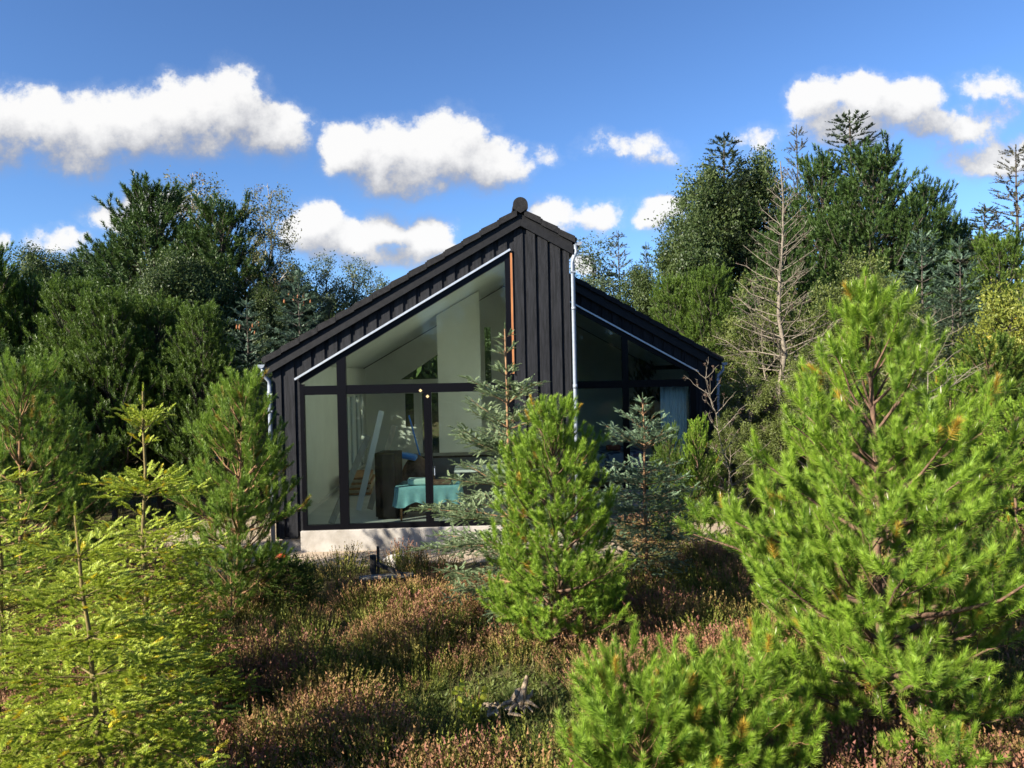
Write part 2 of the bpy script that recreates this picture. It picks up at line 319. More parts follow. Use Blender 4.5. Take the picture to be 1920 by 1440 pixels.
def ground_mat():
    m, t = newmat('heath_ground')
    geo = N(t, 'ShaderNodeNewGeometry'); sp = N(t, 'ShaderNodeSeparateXYZ'); L(t, geo.outputs['Position'], sp.inputs[0])
    n1 = N(t, 'ShaderNodeTexNoise', ins={'Scale': 1.3, 'Detail': 6, 'Roughness': .65}); L(t, geo.outputs['Position'], n1.inputs['Vector'])
    n2 = N(t, 'ShaderNodeTexNoise', ins={'Scale': 22, 'Detail': 6, 'Roughness': .7}); L(t, geo.outputs['Position'], n2.inputs['Vector'])
    # earth: dark peat / litter
    e = N(t, 'ShaderNodeMix', data_type='RGBA'); L(t, n2.outputs['Fac'], e.inputs['Factor']); e.inputs['A'].default_value = (.030,.026,.014,1); e.inputs['B'].default_value = (.13,.095,.055,1)
    gr = N(t, 'ShaderNodeMix', data_type='RGBA'); L(t, n2.outputs['Fac'], gr.inputs['Factor']); gr.inputs['A'].default_value = (.035,.055,.012,1); gr.inputs['B'].default_value = (.12,.12,.04,1)
    f1 = N(t, 'ShaderNodeMapRange', ins={'From Min': .45, 'From Max': .6}); L(t, n1.outputs['Fac'], f1.inputs['Value'])
    eg = N(t, 'ShaderNodeMix', data_type='RGBA'); L(t, f1.outputs[0], eg.inputs['Factor']); L(t, e.outputs['Result'], eg.inputs['A']); L(t, gr.outputs['Result'], eg.inputs['B'])
    # sand dug up around the house
    sd = N(t, 'ShaderNodeMix', data_type='RGBA'); L(t, n2.outputs['Fac'], sd.inputs['Factor']); sd.inputs['A'].default_value = (.26,.20,.14,1); sd.inputs['B'].default_value = (.55,.44,.33,1)
    def band(sock, a, b, c, d):
        x1 = N(t, 'ShaderNodeMapRange', interpolation_type='SMOOTHSTEP', ins={'From Min': a, 'From Max': b}); L(t, sock, x1.inputs['Value'])
        x2 = N(t, 'ShaderNodeMapRange', interpolation_type='SMOOTHSTEP', ins={'From Min': d, 'From Max': c}); L(t, sock, x2.inputs['Value'])
        mm = N(t, 'ShaderNodeMath', operation='MULTIPLY'); L(t, x1.outputs[0], mm.inputs[0]); L(t, x2.outputs[0], mm.inputs[1]); return mm.outputs[0]
    by = band(sp.outputs['Y'], 11.2, 12.4, 26, 30); bx = band(sp.outputs['X'], -7.0, -5.2, 5.5, 6.8)
    mm = N(t, 'ShaderNodeMath', operation='MULTIPLY'); L(t, by, mm.inputs[0]); L(t, bx, mm.inputs[1])
    ad = N(t, 'ShaderNodeMath', operation='ADD'); L(t, mm.outputs[0], ad.inputs[0]); L(t, n1.outputs['Fac'], ad.inputs[1])
    fs = N(t, 'ShaderNodeMapRange', ins={'From Min': .95, 'From Max': 1.15}); L(t, ad.outputs[0], fs.inputs['Value'])
    fin = N(t, 'ShaderNodeMix', data_type='RGBA'); L(t, fs.outputs[0], fin.inputs['Factor']); L(t, eg.outputs['Result'], fin.inputs['A']); L(t, sd.outputs['Result'], fin.inputs['B'])
    p = N(t, 'ShaderNodeBsdfPrincipled', ins={'Roughness': .95, 'Specular IOR Level': .1}); L(t, fin.outputs['Result'], p.inputs['Base Color'])
    b = N(t, 'ShaderNodeBump', ins={'Strength': .8, 'Distance': .03}); L(t, n2.outputs['Fac'], b.inputs['Height']); L(t, b.outputs[0], p.inputs['Normal'])
    o = N(t, 'ShaderNodeOutputMaterial'); L(t, p.outputs[0], o.inputs[0]); return m
tag(link('ground', np_mesh('ground', V, Q, ground_mat(), smooth=True)), kind='structure')

# ================================================================ THE HOUSE
YF, YB, YR = 12.9, 16.3, 22.0
RX, RZ, SL = .73, 5.70, .565
XL, XM, XR = -3.44, 1.54, 5.05       # outer faces: left wall, side of the forward part, right wall
EL_, ER_ = -3.57, 5.19               # eaves
FLOOR = .41
def rz_(x): return RZ - SL*abs(x-RX)
house = empty('house', ((XL+XR)/2, (YF+YR)/2, 0), 0, 'black timber house with big gable windows and a stepped ridge roof', 'house')
HX, HY = (XL+XR)/2, (YF+YR)/2
def hb(mb, name, m, parent=None, **k):
    o = mb.build(name, m, None, **k)
    if parent is None:
        o.parent = house; o.location = (-HX, -HY, 0)
    else: o.parent = parent
    return o
# --- black outer walls
DROP = .27
w = MB()
def rakepoly(x0, x1, zb0, zb1, drop):
    """polygon from a lower edge (zb0 at x0, zb1 at x1) up to the rake minus drop"""
    pts = [(x0, zb0), (x1, zb1), (x1, rz_(x1)-drop)]
    if x0 < RX < x1: pts.append((RX, RZ-drop))
    pts.append((x0, rz_(x0)-drop)); return pts
def wtop(x): return 2.93 + .580*(x+3.07)        # line of the metal drip edge, front window
def wtop2(x): return 4.35 - .565*(x-2.12)       # same for the right window
BOT = .30
WX0, WX1 = -3.0, .55
w.prism(rakepoly(XL, WX0, BOT, BOT, DROP), YF+.03, YF+.15)
w.prism(rakepoly(WX1, XM, BOT, BOT, DROP), YF+.03, YF+.15)
w.prism(rakepoly(WX0, WX1, wtop(WX0), wtop(WX1), DROP), YF+.03, YF+.15)
# right, set-back gable
VX0, VX1 = 1.75, 4.62
w.prism(rakepoly(XM+.15, VX0, BOT, BOT, DROP), YB+.03, YB+.15)
w.prism(rakepoly(VX1, XR, BOT, BOT, DROP), YB+.03, YB+.15)
w.prism(rakepoly(VX0, VX1, wtop2(VX0), wtop2(VX1), DROP), YB+.03, YB+.15)
# side walls
w.box(XL, XL+.1, YF+.15, 18.5, BOT, rz_(XL)-.12); w.box(XL, XL+.1, 21.6, YR+.2, BOT, rz_(XL)-.12)
w.box(XL, XL+.1, 18.5, 21.6, BOT, FLOOR+.04); w.box(XL, XL+.1, 18.5, 21.6, 2.55, rz_(XL)-.12)
w.box(XM-.1, XM, YF+.15, YR, BOT, rz_(XM)-.12)
for (ya_, yb_, za_, zb_) in ((YB+.15, 17.0, BOT, rz_(XR)-.12), (21.4, YR+.2, BOT, rz_(XR)-.12), (17.0, 21.4, BOT, .7), (17.0, 21.4, 2.7, rz_(XR)-.12)): w.box(XR-.1, XR, ya_, yb_, za_, zb_)  # gap left for the added daylight window of the right room
# rear gable: the same openings as its lining
def rear(mb, y0, y1, d):
    S = lambda x0, x1, z0, z1: mb.box(x0, x1, y0, y1, z0, z1)
    x0 = XL+.1; x1 = XR-.1
    mb.prism(rakepoly(x0, -2.26, BOT+.02, BOT+.02, d), y0, y1)
    S(-2.26, -2.20, FLOOR, 2.5); S(-2.20, -1.85, FLOOR, 1.45); S(-1.85, -1.72, FLOOR, 2.5); S(-1.12, -1.08, FLOOR, 2.5)
    S(-2.26, -1.08, 2.5, 2.85)
    mb.prism([(-2.26, 2.85), (-1.08, 3.62), (-1.08, rz_(-1.08)-d), (-2.26, rz_(-2.26)-d)], y0, y1)
    mb.prism(rakepoly(-1.08, .10, BOT+.02, BOT+.02, d), y0, y1)
    S(.10, .38, BOT+.02, 2.62); mb.prism(rakepoly(.10, .38, 4.35, 4.35, d), y0, y1)
    mb.prism(rakepoly(.38, 1.5, BOT+.02, BOT+.02, d), y0, y1)
    mb.prism(rakepoly(1.5, x1, BOT+.02, BOT+.02, d), y0, y1)
rear(w, YR+.06, YR+.2, .12)
hb(w, 'wall', M['siding'])
# --- outer boards of the board-on-board cladding
def boards(x0, x1, pitch, bw, y, lo, drop, rng_):
    sd = MB()
    x = x0
    while x < x1-.03:
        a, b = x, min(x+bw, x1); dj = rng_.uniform(-.003, .003); b -= rng_.uniform(0, .006)
        segs = [(a, b)] if not (a < RX < b) else [(a, RX), (RX, b)]
        for (p, q) in segs:
            sd.prism([(p, lo(p)), (q, lo(q)), (q, rz_(q)-drop), (p, rz_(p)-drop)], y+dj, y+.03-.001)
        x += pitch
    hb(sd, 'cladding_boards', M['siding'])
rg = np.random.default_rng(5)
boards(XL+.0, WX0-.02, .215, .145, YF+.002, lambda x: BOT-.02, DROP+.005, rg)
boards(WX0+.06, WX1-.02, .2195, .145, YF+.002, lambda x: wtop(x)+.03, DROP+.005, rg)
boards(.615, XM+.001, .208, .150, YF+.002, lambda x: BOT-.02, DROP+.005, rg)
boards(XM+.2, VX1, .22, .145, YB+.002, lambda x: wtop2(x)+.03, DROP+.005, rg)
boards(VX1+.06, XR, .215, .145, YB+.002, lambda x: BOT-.02, DROP+.005, rg)
for (xa_, xb_, ylo, yhi, xe) in ((XL-.024, XL-.001, YF+.25, 18.3, XL), (XL-.024, XL-.001, 21.7, YR, XL), (XM+.001, XM+.024, YF+.25, YB-.2, XM), (XR+.001, XR+.024, YB+.25, 16.8, XR), (XR+.001, XR+.024, 21.45, YR, XR)):
    sd = MB(); y = ylo
    while y < yhi: sd.box(xa_, xb_, y, y+.145, BOT-.02, rz_(xe)-.13); y += .215
    hb(sd, 'cladding_boards', M['siding'])
# --- roof structure, tiles, verge, ridge
rf = MB()
YO = YF-.085; YO2 = YB-.085
def slab(mb, x0, x1, top, bot, y0, y1):
    mb.prism([(x0, rz_(x0)-bot), (x1, rz_(x1)-bot), (x1, rz_(x1)-top), (x0, rz_(x0)-top)], y0, y1)
SKX0, SKX1, SKY = -2.6, -.6, ((13.25, 14.7), (14.9, 16.4))  # openings cut for the added roof windows
def with_holes(fn, x0, x1, y0, y1):
    y_ = y0
    for (a_, b_) in SKY:
        fn(x0, x1, y_, a_); fn(x0, SKX0, a_, b_); fn(SKX1, x1, a_, b_); y_ = b_
    fn(x0, x1, y_, y1)
with_holes(lambda a, b, c, d: slab(rf, a, b, .055, .115, c, d), EL_+.02, RX, YO+.05, YR+.3); slab(rf, RX, XM+.05, .055, .115, YO+.05, YO2+.05); slab(rf, RX, ER_-.02, .055, .115, YO2+.05, YR+.3)
hb(rf, 'roof_deck', M['trim'])
tl = MB()
cs, sn = 1/math.hypot(1, SL), SL/math.hypot(1, SL)
def tiles(xa, sgn, xlen, y0, y1, edge=True, hole=False):
    """courses from the ridge (xa) outwards; each one tips over the course below it"""
    n = max(1, round(xlen/.305)); st = xlen/n
    for i in range(n):
        a, b = i*st, (i+1)*st+.03
        if hole and SKX0-.05 < xa-(a+b)/2 < SKX1+.05: continue
        zz = lambda s, o: RZ - SL*s + o
        body = [(a, zz(a, -.050)), (b, zz(b, -.052)), (b, zz(b, .0)), (a, zz(a, -.030))]
        verge = [(a, zz(a, -.125)), (b-.034, zz(b-.034, -.108)), (b-.034, zz(b-.034, .004)), (a, zz(a, -.026))]
        for poly, ya, yb in (((body, y0+.035, y1), (verge, y0-.012+.003*(i % 2), y0+.033)) if edge else ((body, y0, y1),)):
            pl = [(xa+sgn*s, z) for s, z in poly]
            if sgn < 0: pl = pl[::-1]
            tl.prism(pl, ya, yb)
for (ya_, yb_) in zip([YO]+[b for a, b in SKY], [a for a, b in SKY]+[YR+.32]): tiles(RX-.06, -1, RX-.06-EL_, ya_, yb_, ya_ == YO)
for (ya_, yb_) in SKY: tiles(RX-.06, -1, RX-.06-EL_, ya_, yb_, False, True)
tiles(RX+.06, 1, XM+.10-RX-.06, YO, YO2)
tiles(RX+.06, 1, ER_-RX-.06, YO2, YR+.32)
hb(tl, 'roof', M['tile'])
rc = MB()
yy = YO-.03
while yy < YR+.3:                                    # half-round ridge tiles
    r1, r2 = .125, .112
    n = 10
    for (ya, yb, ra, rb) in ((yy, yy+.40, r1, r2),):
        prof = [(-1.0, -.45)] + [(math.cos(math.pi-math.pi*k/n), math.sin(math.pi*k/n)) for k in range(n+1)] + [(1.0, -.45), (0.0, -1.0)]
        m_ = len(prof)
        sc = lambda p, r, yv: (RX+p[0]*r, yv, RZ+.055+p[1]*r*(1.0 if p[1] > 0 else 1.1))
        vv = [sc(p, ra, ya) for p in prof]+[sc(p, rb, yb) for p in prof]
        rc.add(vv, [tuple(range(m_-1, -1, -1))]+[(k, k+m_, (k+1) % m_+m_, (k+1) % m_) for k in range(m_)]+[tuple(range(m_, 2*m_))])
    yy += .37
hb(rc, 'ridge_cap', M['tile'])
def rake_board(bg, x0, x1, top, bot, y0, y1):
    if x0 < RX < x1:
        rake_board(bg, x0, RX, top, bot, y0, y1); rake_board(bg, RX+.002, x1, top, bot, y0, y1); return
    slab(bg, x0, x1, top, bot, y0, y1)
for (x0, x1, y_, yw) in ((EL_+.06, XM+.06, YO, YF), (XM+.05, ER_-.05, YO2, YB)):
    for (tp_, bt_, ya, yb) in ((.118, .20, y_+.045, y_+.07), (.175, .285, y_+.018, y_+.043), (.13, .255, y_+.072, yw+.02)):
        bg = MB(); rake_board(bg, x0+.01*(yb > yw), x1-.02*(yb > yw), tp_, bt_, ya, yb); hb(bg, 'barge_board', M['trim'])
# --- gutters and downpipes
def gutter(xc, zc, y0, y1, r=.062):
    mb = MB(); n = 10; th = .004
    for (ra) in (r,):
        prof = [(xc+math.cos(math.pi+math.pi*k/n)*r, zc+math.sin(math.pi+math.pi*k/n)*r) for k in range(n+1)]
        inn = [(xc+math.cos(2*math.pi-math.pi*k/n)*(r-th), zc+math.sin(2*math.pi-math.pi*k/n)*(r-th)) for k in range(n+1)]
        lp = prof+inn; m_ = len(lp)
        mb.add([(x, y0, z) for x, z in lp]+[(x, y1, z) for x, z in lp], [(k, k+m_, (k+1) % m_+m_, (k+1) % m_) for k in range(m_)])
    for yy_ in (y0, y1-.004):                        # end caps
        p = [(xc-r, zc)]+[(xc+math.cos(math.pi+math.pi*k/n)*r, zc+math.sin(math.pi+math.pi*k/n)*r) for k in range(1, n)]+[(xc+r, zc)]
        mb.prism(p, yy_-.003, yy_+.003)
    return hb(mb, 'gutter', M['zinc'], smooth=False)
gutter(EL_-.035, rz_(EL_)-.085, YO+.01, YR+.3); gutter(XM+.155, rz_(XM)-.11, YO+.01, YO2+.1); gutter(ER_+.035, rz_(ER_)-.085, YO2+.01, YR+.3)
def pipe(x, y, ztop, gx):
    mb = MB(); mb.tube([(gx, y, ztop+.02), (gx, y, ztop-.10), (x, y, ztop-.22), (x, y, ztop-.3), (x, y, 2.2), (x, y, .1)], .034, 10)
    mb.tube([(x, y, 2.68), (x, y, 2.75)], .039, 10); mb.tube([(x, y, 4.0), (x, y, 4.05)], .039, 10) if ztop > 4.2 else None
    o = hb(mb, 'downpipe', M['zinc'], smooth=True)
    for z in (ztop-.45, 2.4, 1.0): MB().box(x-.045, x+.045, y-.042, y+.05, z, z+.025).build('pipe_bracket', M['zinc'], o)
pipe(XL-.045, YF-.02, rz_(EL_)-.14, EL_-.02); pipe(XM+.055, YF-.02, rz_(XM)-.17, XM+.11); pipe(XR+.045, YB-.02, rz_(ER_)-.14, ER_+.02)
# --- windows
def pane(poly, y, parent, m=None):
    mb = MB(); mb.prism(poly, y, y+.006); return mb.build('pane', m or G_, parent)
fr = MB(); fy0, fy1 = YF+.015, YF+.10
ZT0, ZT1 = 2.665, 2.815          # transom
tw = lambda x: wtop(x)-.012
tg = lambda x: wtop(x)-.125      # top of glass
sill = FLOOR+.085
gl = dict(x0=-2.93, m0=-2.385, m1=-2.235, c0=-.955, c1=-.825, x1=.455)
fr.box(WX0, gl['x0'], fy0, fy1, FLOOR, tg(WX0)); fr.prism([(gl['x1'], FLOOR), (WX1, FLOOR), (WX1, tg(WX1)), (gl['x1'], tg(gl['x1']))], fy0, fy1)
fr.prism([(WX0, tg(WX0)), (WX1, tg(WX1)), (WX1, tw(WX1)), (WX0, tw(WX0))], fy0, fy1)
fr.box(gl['x0'], gl['m0'], fy0, fy1, FLOOR, sill); fr.box(gl['m1'], gl['c0'], fy0, fy1, FLOOR, sill); fr.box(gl['c1'], gl['x1'], fy0, fy1, FLOOR, sill)
fr.prism([(gl['m0'], FLOOR), (gl['m1'], FLOOR), (gl['m1'], tg(gl['m1'])), (gl['m0'], tg(gl['m0']))], fy0-.003, fy1)
fr.box(gl['c0'], gl['c1'], fy0-.003, fy1, FLOOR, ZT0)
fr.box(gl['x0'], gl['m0'], fy0+.002, fy1, ZT0, ZT1); fr.box(gl['m1'], gl['x1'], fy0+.002, fy1, ZT0, ZT1)
fr.box(-.894, -.886, fy0-.006, fy0-.004, FLOOR+.01, ZT0)     # seam where the two leaves meet
wf = hb(fr, 'window', M['frame'])
tag(wf, 'tall front window filling the sunlit gable')
gy = YF+.06
pane([(gl['x0'], sill), (gl['m0'], sill), (gl['m0'], ZT0), (gl['x0'], ZT0)], gy, wf)
pane([(gl['m1'], sill), (gl['c0'], sill), (gl['c0'], ZT0), (gl['m1'], ZT0)], gy, wf)
pane([(gl['c1'], sill), (gl['x1'], sill), (gl['x1'], ZT0), (gl['c1'], ZT0)], gy, wf)
xx = -3.07+(ZT1+.125-2.93)/.58
pane([(max(xx, gl['x0']), ZT1), (gl['m0'], ZT1), (gl['m0'], tg(gl['m0'])), (gl['x0'], max(tg(gl['x0']), ZT1+.002))], gy, wf)
pane([(gl['m1'], ZT1), (gl['x1'], ZT1), (gl['x1'], tg(gl['x1'])), (gl['m1'], tg(gl['m1']))], gy, wf)
fh = MB(); fh.box(-.80, -.785, fy0-.05, fy0, 1.40, 1.42).box(-.80, -.785, fy0-.05, fy0-.038, 1.28, 1.42); fh.build('handle', M['zinc'], wf)
for (px_, pz) in ((-1.0, 2.70), (-.885, 2.60)):
    tp = MB(); tp.add([(px_-.03, fy0-.008, pz), (px_, fy0-.008, pz-.03), (px_+.03, fy0-.008, pz), (px_, fy0-.008, pz+.03)], [(0, 1, 2, 3)])
    tp.build('tape_scrap', M['tape'], wf)
fr = MB(); fy0, fy1 = YB+.015, YB+.10
T0, T1 = 2.60, 2.755; tg2 = lambda x: wtop2(x)-.125; tw2 = lambda x: wtop2(x)-.012
a0, b0, b1, a1 = 1.84, 3.04, 3.17, 4.49
fr.prism([(VX0, FLOOR), (a0, FLOOR), (a0, tg2(a0)), (VX0, tg2(VX0))], fy0, fy1); fr.prism([(a1, FLOOR), (VX1, FLOOR), (VX1, tg2(VX1)), (a1, tg2(a1))], fy0, fy1)
fr.prism([(VX0, tg2(VX0)), (VX1, tg2(VX1)), (VX1, tw2(VX1)), (VX0, tw2(VX0))], fy0, fy1)
fr.prism([(b0, FLOOR), (b1, FLOOR), (b1, tg2(b1)), (b0, tg2(b0))], fy0-.003, fy1)
for (p, q) in ((a0, b0), (b1, a1)): fr.box(p, q, fy0+.002, fy1, T0, T1); fr.box(p, q, fy0+.002, fy1, FLOOR, FLOOR+.085)
wf2 = hb(fr, 'window', M['frame']); tag(wf2, 'dark window of the set-back gable on the right')
gy = YB+.06
pane([(a0, FLOOR+.085), (b0, FLOOR+.085), (b0, T0), (a0, T0)], gy, wf2); pane([(b1, FLOOR+.085), (a1, FLOOR+.085), (a1, T0), (b1, T0)], gy, wf2)
pane([(a0, T1), (b0, T1), (b0, tg2(b0)), (a0, tg2(a0))], gy, wf2)
pane([(b1, T1), (a1-.02, T1), (a1-.02, max(T1+.004, tg2(a1-.02))), (b1, tg2(b1))], gy, wf2)
# --- metal drip edges, raw batten
dr = MB(); dr.bar((WX0-.07, YF-.02, wtop(WX0-.07)), (WX1+.0, YF-.02, wtop(WX1)), .035, .032); hb(dr, 'drip_edge', M['metal'])
dr = MB(); dr.bar((VX0-.1, YB-.02, wtop2(VX0-.1)), (VX1+.05, YB-.02, wtop2(VX1+.05)), .035, .030); hb(dr, 'drip_edge', M['metal'])
bt = MB(); bt.box(.545, .578, YF-.016, YF+.001, 2.95, 4.97); hb(bt, 'raw_batten', M['rawwood'])
# --- foundation and slab
fd = MB()
fd.prism([(XL+.08, -.2), (XM+.0, -.2), (XM+.0, BOT-.03), (XL+.08, BOT-.03)], YF+.06, YR+.1)
fd.box(WX0-.03, WX1+.03, YF-.045, YF+.058, -.2, FLOOR-.003)
fd.box(XM+.002, XR-.05, YB+.06, YR+.1, -.2, BOT-.03); fd.box(VX0, VX1, YB-.045, YB+.058, -.2, FLOOR-.003)
hb(fd, 'foundation', M['concrete'], bevel=.008)
fl = MB(); fl.box(XL+.1, XM-.1, YF+.102, YR+.05, BOT-.028, FLOOR); fl.box(XM-.098, XR-.1, YB+.152, YR+.05, BOT-.028, FLOOR)
hb(fl, 'floor', M['floor'])
# --- linings
pl = MB(); t0 = .26
pl.box(XL+.102, XL+.19, YF+.16, 18.5, FLOOR+.002, rz_(XL+.2)-t0-.02); pl.box(XL+.102, XL+.19, 21.6, YR, FLOOR+.002, rz_(XL+.2)-t0-.02)
pl.box(XL+.102, XL+.19, 18.5, 21.6, 2.55, rz_(XL+.2)-t0-.02)
pl.box(XM-.16, XM-.102, YF+.16, YR, FLOOR+.002, rz_(XM)-t0-.02)
pl.box(XM+.002, XM+.06, YB+.16, YR, FLOOR+.002, rz_(XM)-t0-.05); 
for (ya_, yb_, za_, zb_) in ((YB+.16, 17.0, FLOOR+.002, rz_(XR)-t0-.02), (21.4, YR, FLOOR+.002, rz_(XR)-t0-.02), (17.0, 21.4, FLOOR+.002, .7), (17.0, 21.4, 2.7, rz_(XR)-t0-.02)): pl.box(XR-.16, XR-.102, ya_, yb_, za_, zb_)  # lining round that added window opening
rear(pl, YR-.03, YR+.058, t0)
pl.prism(rakepoly(-1.05, .02, FLOOR+.002, FLOOR+.002, t0), 19.2, 19.3)        # partition wall standing in the room
hb(pl, 'interior_wall', M['plaster'])
ce = MB()
with_holes(lambda a, b, c, d: slab(ce, a, b, .20, .23, c, d), XL+.1, RX, YF+.155, YR+.05); slab(ce, RX, XM-.1, .20, .23, YF+.155, YR+.05); slab(ce, XM+.002, XR-.1, .20, .23, YB+.155, YR+.05)
hb(ce, 'ceiling', M['ceiling'])
sk = MB(); sk.box(XL+.192, XL+.21, YF+.2, 18.4, FLOOR+.002, FLOOR+.08); hb(sk, 'skirting', M['white'])
for (a_, b_) in SKY:                                    # unseen roof windows added in the left slope to brighten the front room
    q = MB()
    for (x0_, x1_, y0_, y1_) in ((SKX0, SKX0+.06, a_, b_), (SKX1-.06, SKX1, a_, b_), (SKX0+.06, SKX1-.06, a_, a_+.06), (SKX0+.06, SKX1-.06, b_-.06, b_)):
        slab(q, x0_, x1_, -.03, .24, y0_, y1_)
    o = hb(q, 'added_roof_window', M['white']); q = MB(); slab(q, SKX0+.06, SKX1-.06, -.01, -.004, a_+.06, b_-.06); q.build('pane', G_, o)
# white french doors in the left wall, rear openings
def white_frame(x, y0, y1, z0, z1, parts=2):
    mb = MB(); s = .07
    for k in range(parts):
        a = y0+(y1-y0)*k/parts+.002; b = y0+(y1-y0)*(k+1)/parts-.002
        mb.box(x-.03, x+.05, a, a+s, z0, z1).box(x-.03, x+.05, b-s, b, z0, z1).box(x-.03, x+.05, a+s, b-s, z0, z0+s).box(x-.03, x+.05, a+s, b-s, z1-s, z1)
    o = hb(mb, 'side_window', M['white'])
    for k in range(parts):
        a = y0+(y1-y0)*k/parts+.002+s; b = y0+(y1-y0)*(k+1)/parts-.002-s
        q = MB(); q.box(x, x+.006, a, b, z0+s, z1-s); q.build('pane', G_, o)
white_frame(XL+.14, 18.52, 20.0, FLOOR+.05, 2.53); white_frame(XL+.14, 20.1, 21.58, FLOOR+.05, 2.53); white_frame(XR-.08, 17.02, 21.38, .72, 2.68, 3)  # last one: unseen right-wall window, added to bring daylight into the right room
def rear_win(poly_rect, name):
    x0, x1, z0, z1 = poly_rect; mb = MB(); s = .05; a, b = YR-.02, YR+.07
    mb.box(x0+.002, x0+s, a, b, z0, z1).box(x1-s, x1-.002, a, b, z0, z1).box(x0+s, x1-s, a, b, z0+.002, z0+s).box(x0+s, x1-s, a, b, z1-s, z1-.002)
    o = hb(mb, name, M['white']); q = MB(); q.box(x0+s, x1-s, YR+.03, YR+.036, z0+s, z1-s); q.build('pane', G_, o); return o
rear_win((-2.20, -1.85, 1.45, 2.5), 'rear_window'); rear_win((.10, .38, 2.62, 4.35), 'rear_window')
rd = rear_win((-1.72, -1.12, FLOOR, 2.5), 'rear_door'); q = MB(); q.box(-1.66, -1.64, YR-.07, YR-.02, 1.4, 1.42).box(-1.66, -1.56, YR-.07, YR-.055, 1.4, 1.42); q.build('handle', M['zinc'], rd)
q = MB(); q.prism([(-2.26, 2.85), (-1.08, 2.85), (-1.08, 3.62)], YR+.03, YR+.036); q_ = hb(q, 'rear_window', G_)

# ================================================================ THINGS IN THE ROOMS
def thing(name, loc, rz, label, cat, group=None): return empty(name, loc, rz, label, cat, group)
# black tall cabinet
t = thing('fridge', (-1.68, 13.95, FLOOR), R(-8), 'tall black cabinet standing on the floor behind the front window', 'cabinet')
MB().box(-.185, .185, -.26, .26, .04, 1.18).build('body', M['cabinet'], t, bevel=.008)
MB().box(-.16, .17, -.22, .25, 0, .038).build('plinth', M['frame'], t)
MB().box(-.18, .18, -.285, -.262, .05, 1.17).build('door', M['cabinet'], t, bevel=.006)
# low table with cloth
t = thing('low_table', (-.96, 13.85, FLOOR), 0, 'low wooden table under a turquoise cloth inside the window', 'table')
MB().box(-.54, .54, -.40, .40, .55, .59).build('tabletop', M['wood'], t)
for sx in (-.47, .08, .48):
    MB().tube([(sx, -.33, 0), (sx, -.33, .55)], [.018, .026], 8).build('leg', M['wood'], t, smooth=True)
MB().tube([(-.47, .33, 0), (-.47, .33, .55)], [.018, .026], 8).build('leg', M['wood'], t, smooth=True)
def cloth_mesh():
    nx_, nz_ = 40, 14; v = []; f = []
    hw, hd = .57, .43
    per = []
    for k in range(nx_+1): per.append((-hw+2*hw*k/nx_, -hd))
    for k in range(1, 25): per.append((hw, -hd+2*hd*k/24))
    for k in range(1, nx_+1): per.append((hw-2*hw*k/nx_, hd))
    for k in range(1, 24): per.append((-hw, hd-2*hd*k/24))
    n_ = len(per)
    for j in range(8):
        q = j/7
        for i, (x_, y_) in enumerate(per):
            o_ = 1+.05*q*math.sin(i*.9)*q+.04*q
            v.append((x_*o_, y_*o_, .60-.31*q-(.05*q*math.sin(i*.35))))
    for j in range(7):
        for i in range(n_): f.append((j*n_+i, j*n_+(i+1) % n_, (j+1)*n_+(i+1) % n_, (j+1)*n_+i))
    f.append(tuple(range(n_-1, -1, -1)))
    return v, f
v, f = cloth_mesh(); mb = MB(); mb.add(v, f)
o = mb.build('tablecloth', M['cloth'], None, smooth=True); o.location = (-.96, 13.85, FLOOR); tag(o, 'turquoise cloth hanging over the low table', 'tablecloth')
o = MB().box(-.2, .2, -.12, .12, 0, .11).build('folded_towel', M['cloth2'], None, bevel=.03); o.location = (-1.12, 13.7, FLOOR+.612); tag(o, 'pale green folded towel lying on the turquoise cloth', 'towel')
o = MB().box(-.17, .17, -.1, .1, 0, .07).build('storage_box', M['brown'], None, bevel=.008); o.location = (-.72, 13.65, FLOOR+.612); tag(o, 'flat dark brown box on the turquoise cloth', 'box')
# kitchen run
t = thing('kitchen_unit', (-.15, 16.0, FLOOR), 0, 'dark grey kitchen unit with a pale worktop across the room', 'kitchen unit')
MB().box(-1.25, 1.35, -.3, .3, .08, .86).build('carcass', M['counter'], t); MB().box(-1.28, 1.36, -.33, .32, .862, .90).build('worktop', M['frame'], t)
for sx in (-.85, -.2, .45): MB().box(sx, sx+.012, -.345, -.331, .55, .75).box(sx-.05, sx, -.345, -.331, .738, .75).build('handle', M['zinc'], t)
t = thing('dining_table', (.22, 14.9, FLOOR), 0, 'white topped table standing behind the low cloth table', 'table')
MB().box(-.75, .75, -.42, .42, .70, .74).build('tabletop', M['white'], t, bevel=.005)
for sx in (-.68, .68):
    for sy in (-.36, .36): MB().box(sx-.03, sx+.03, sy-.03, sy+.03, 0, .70).build('leg', M['white'], t)
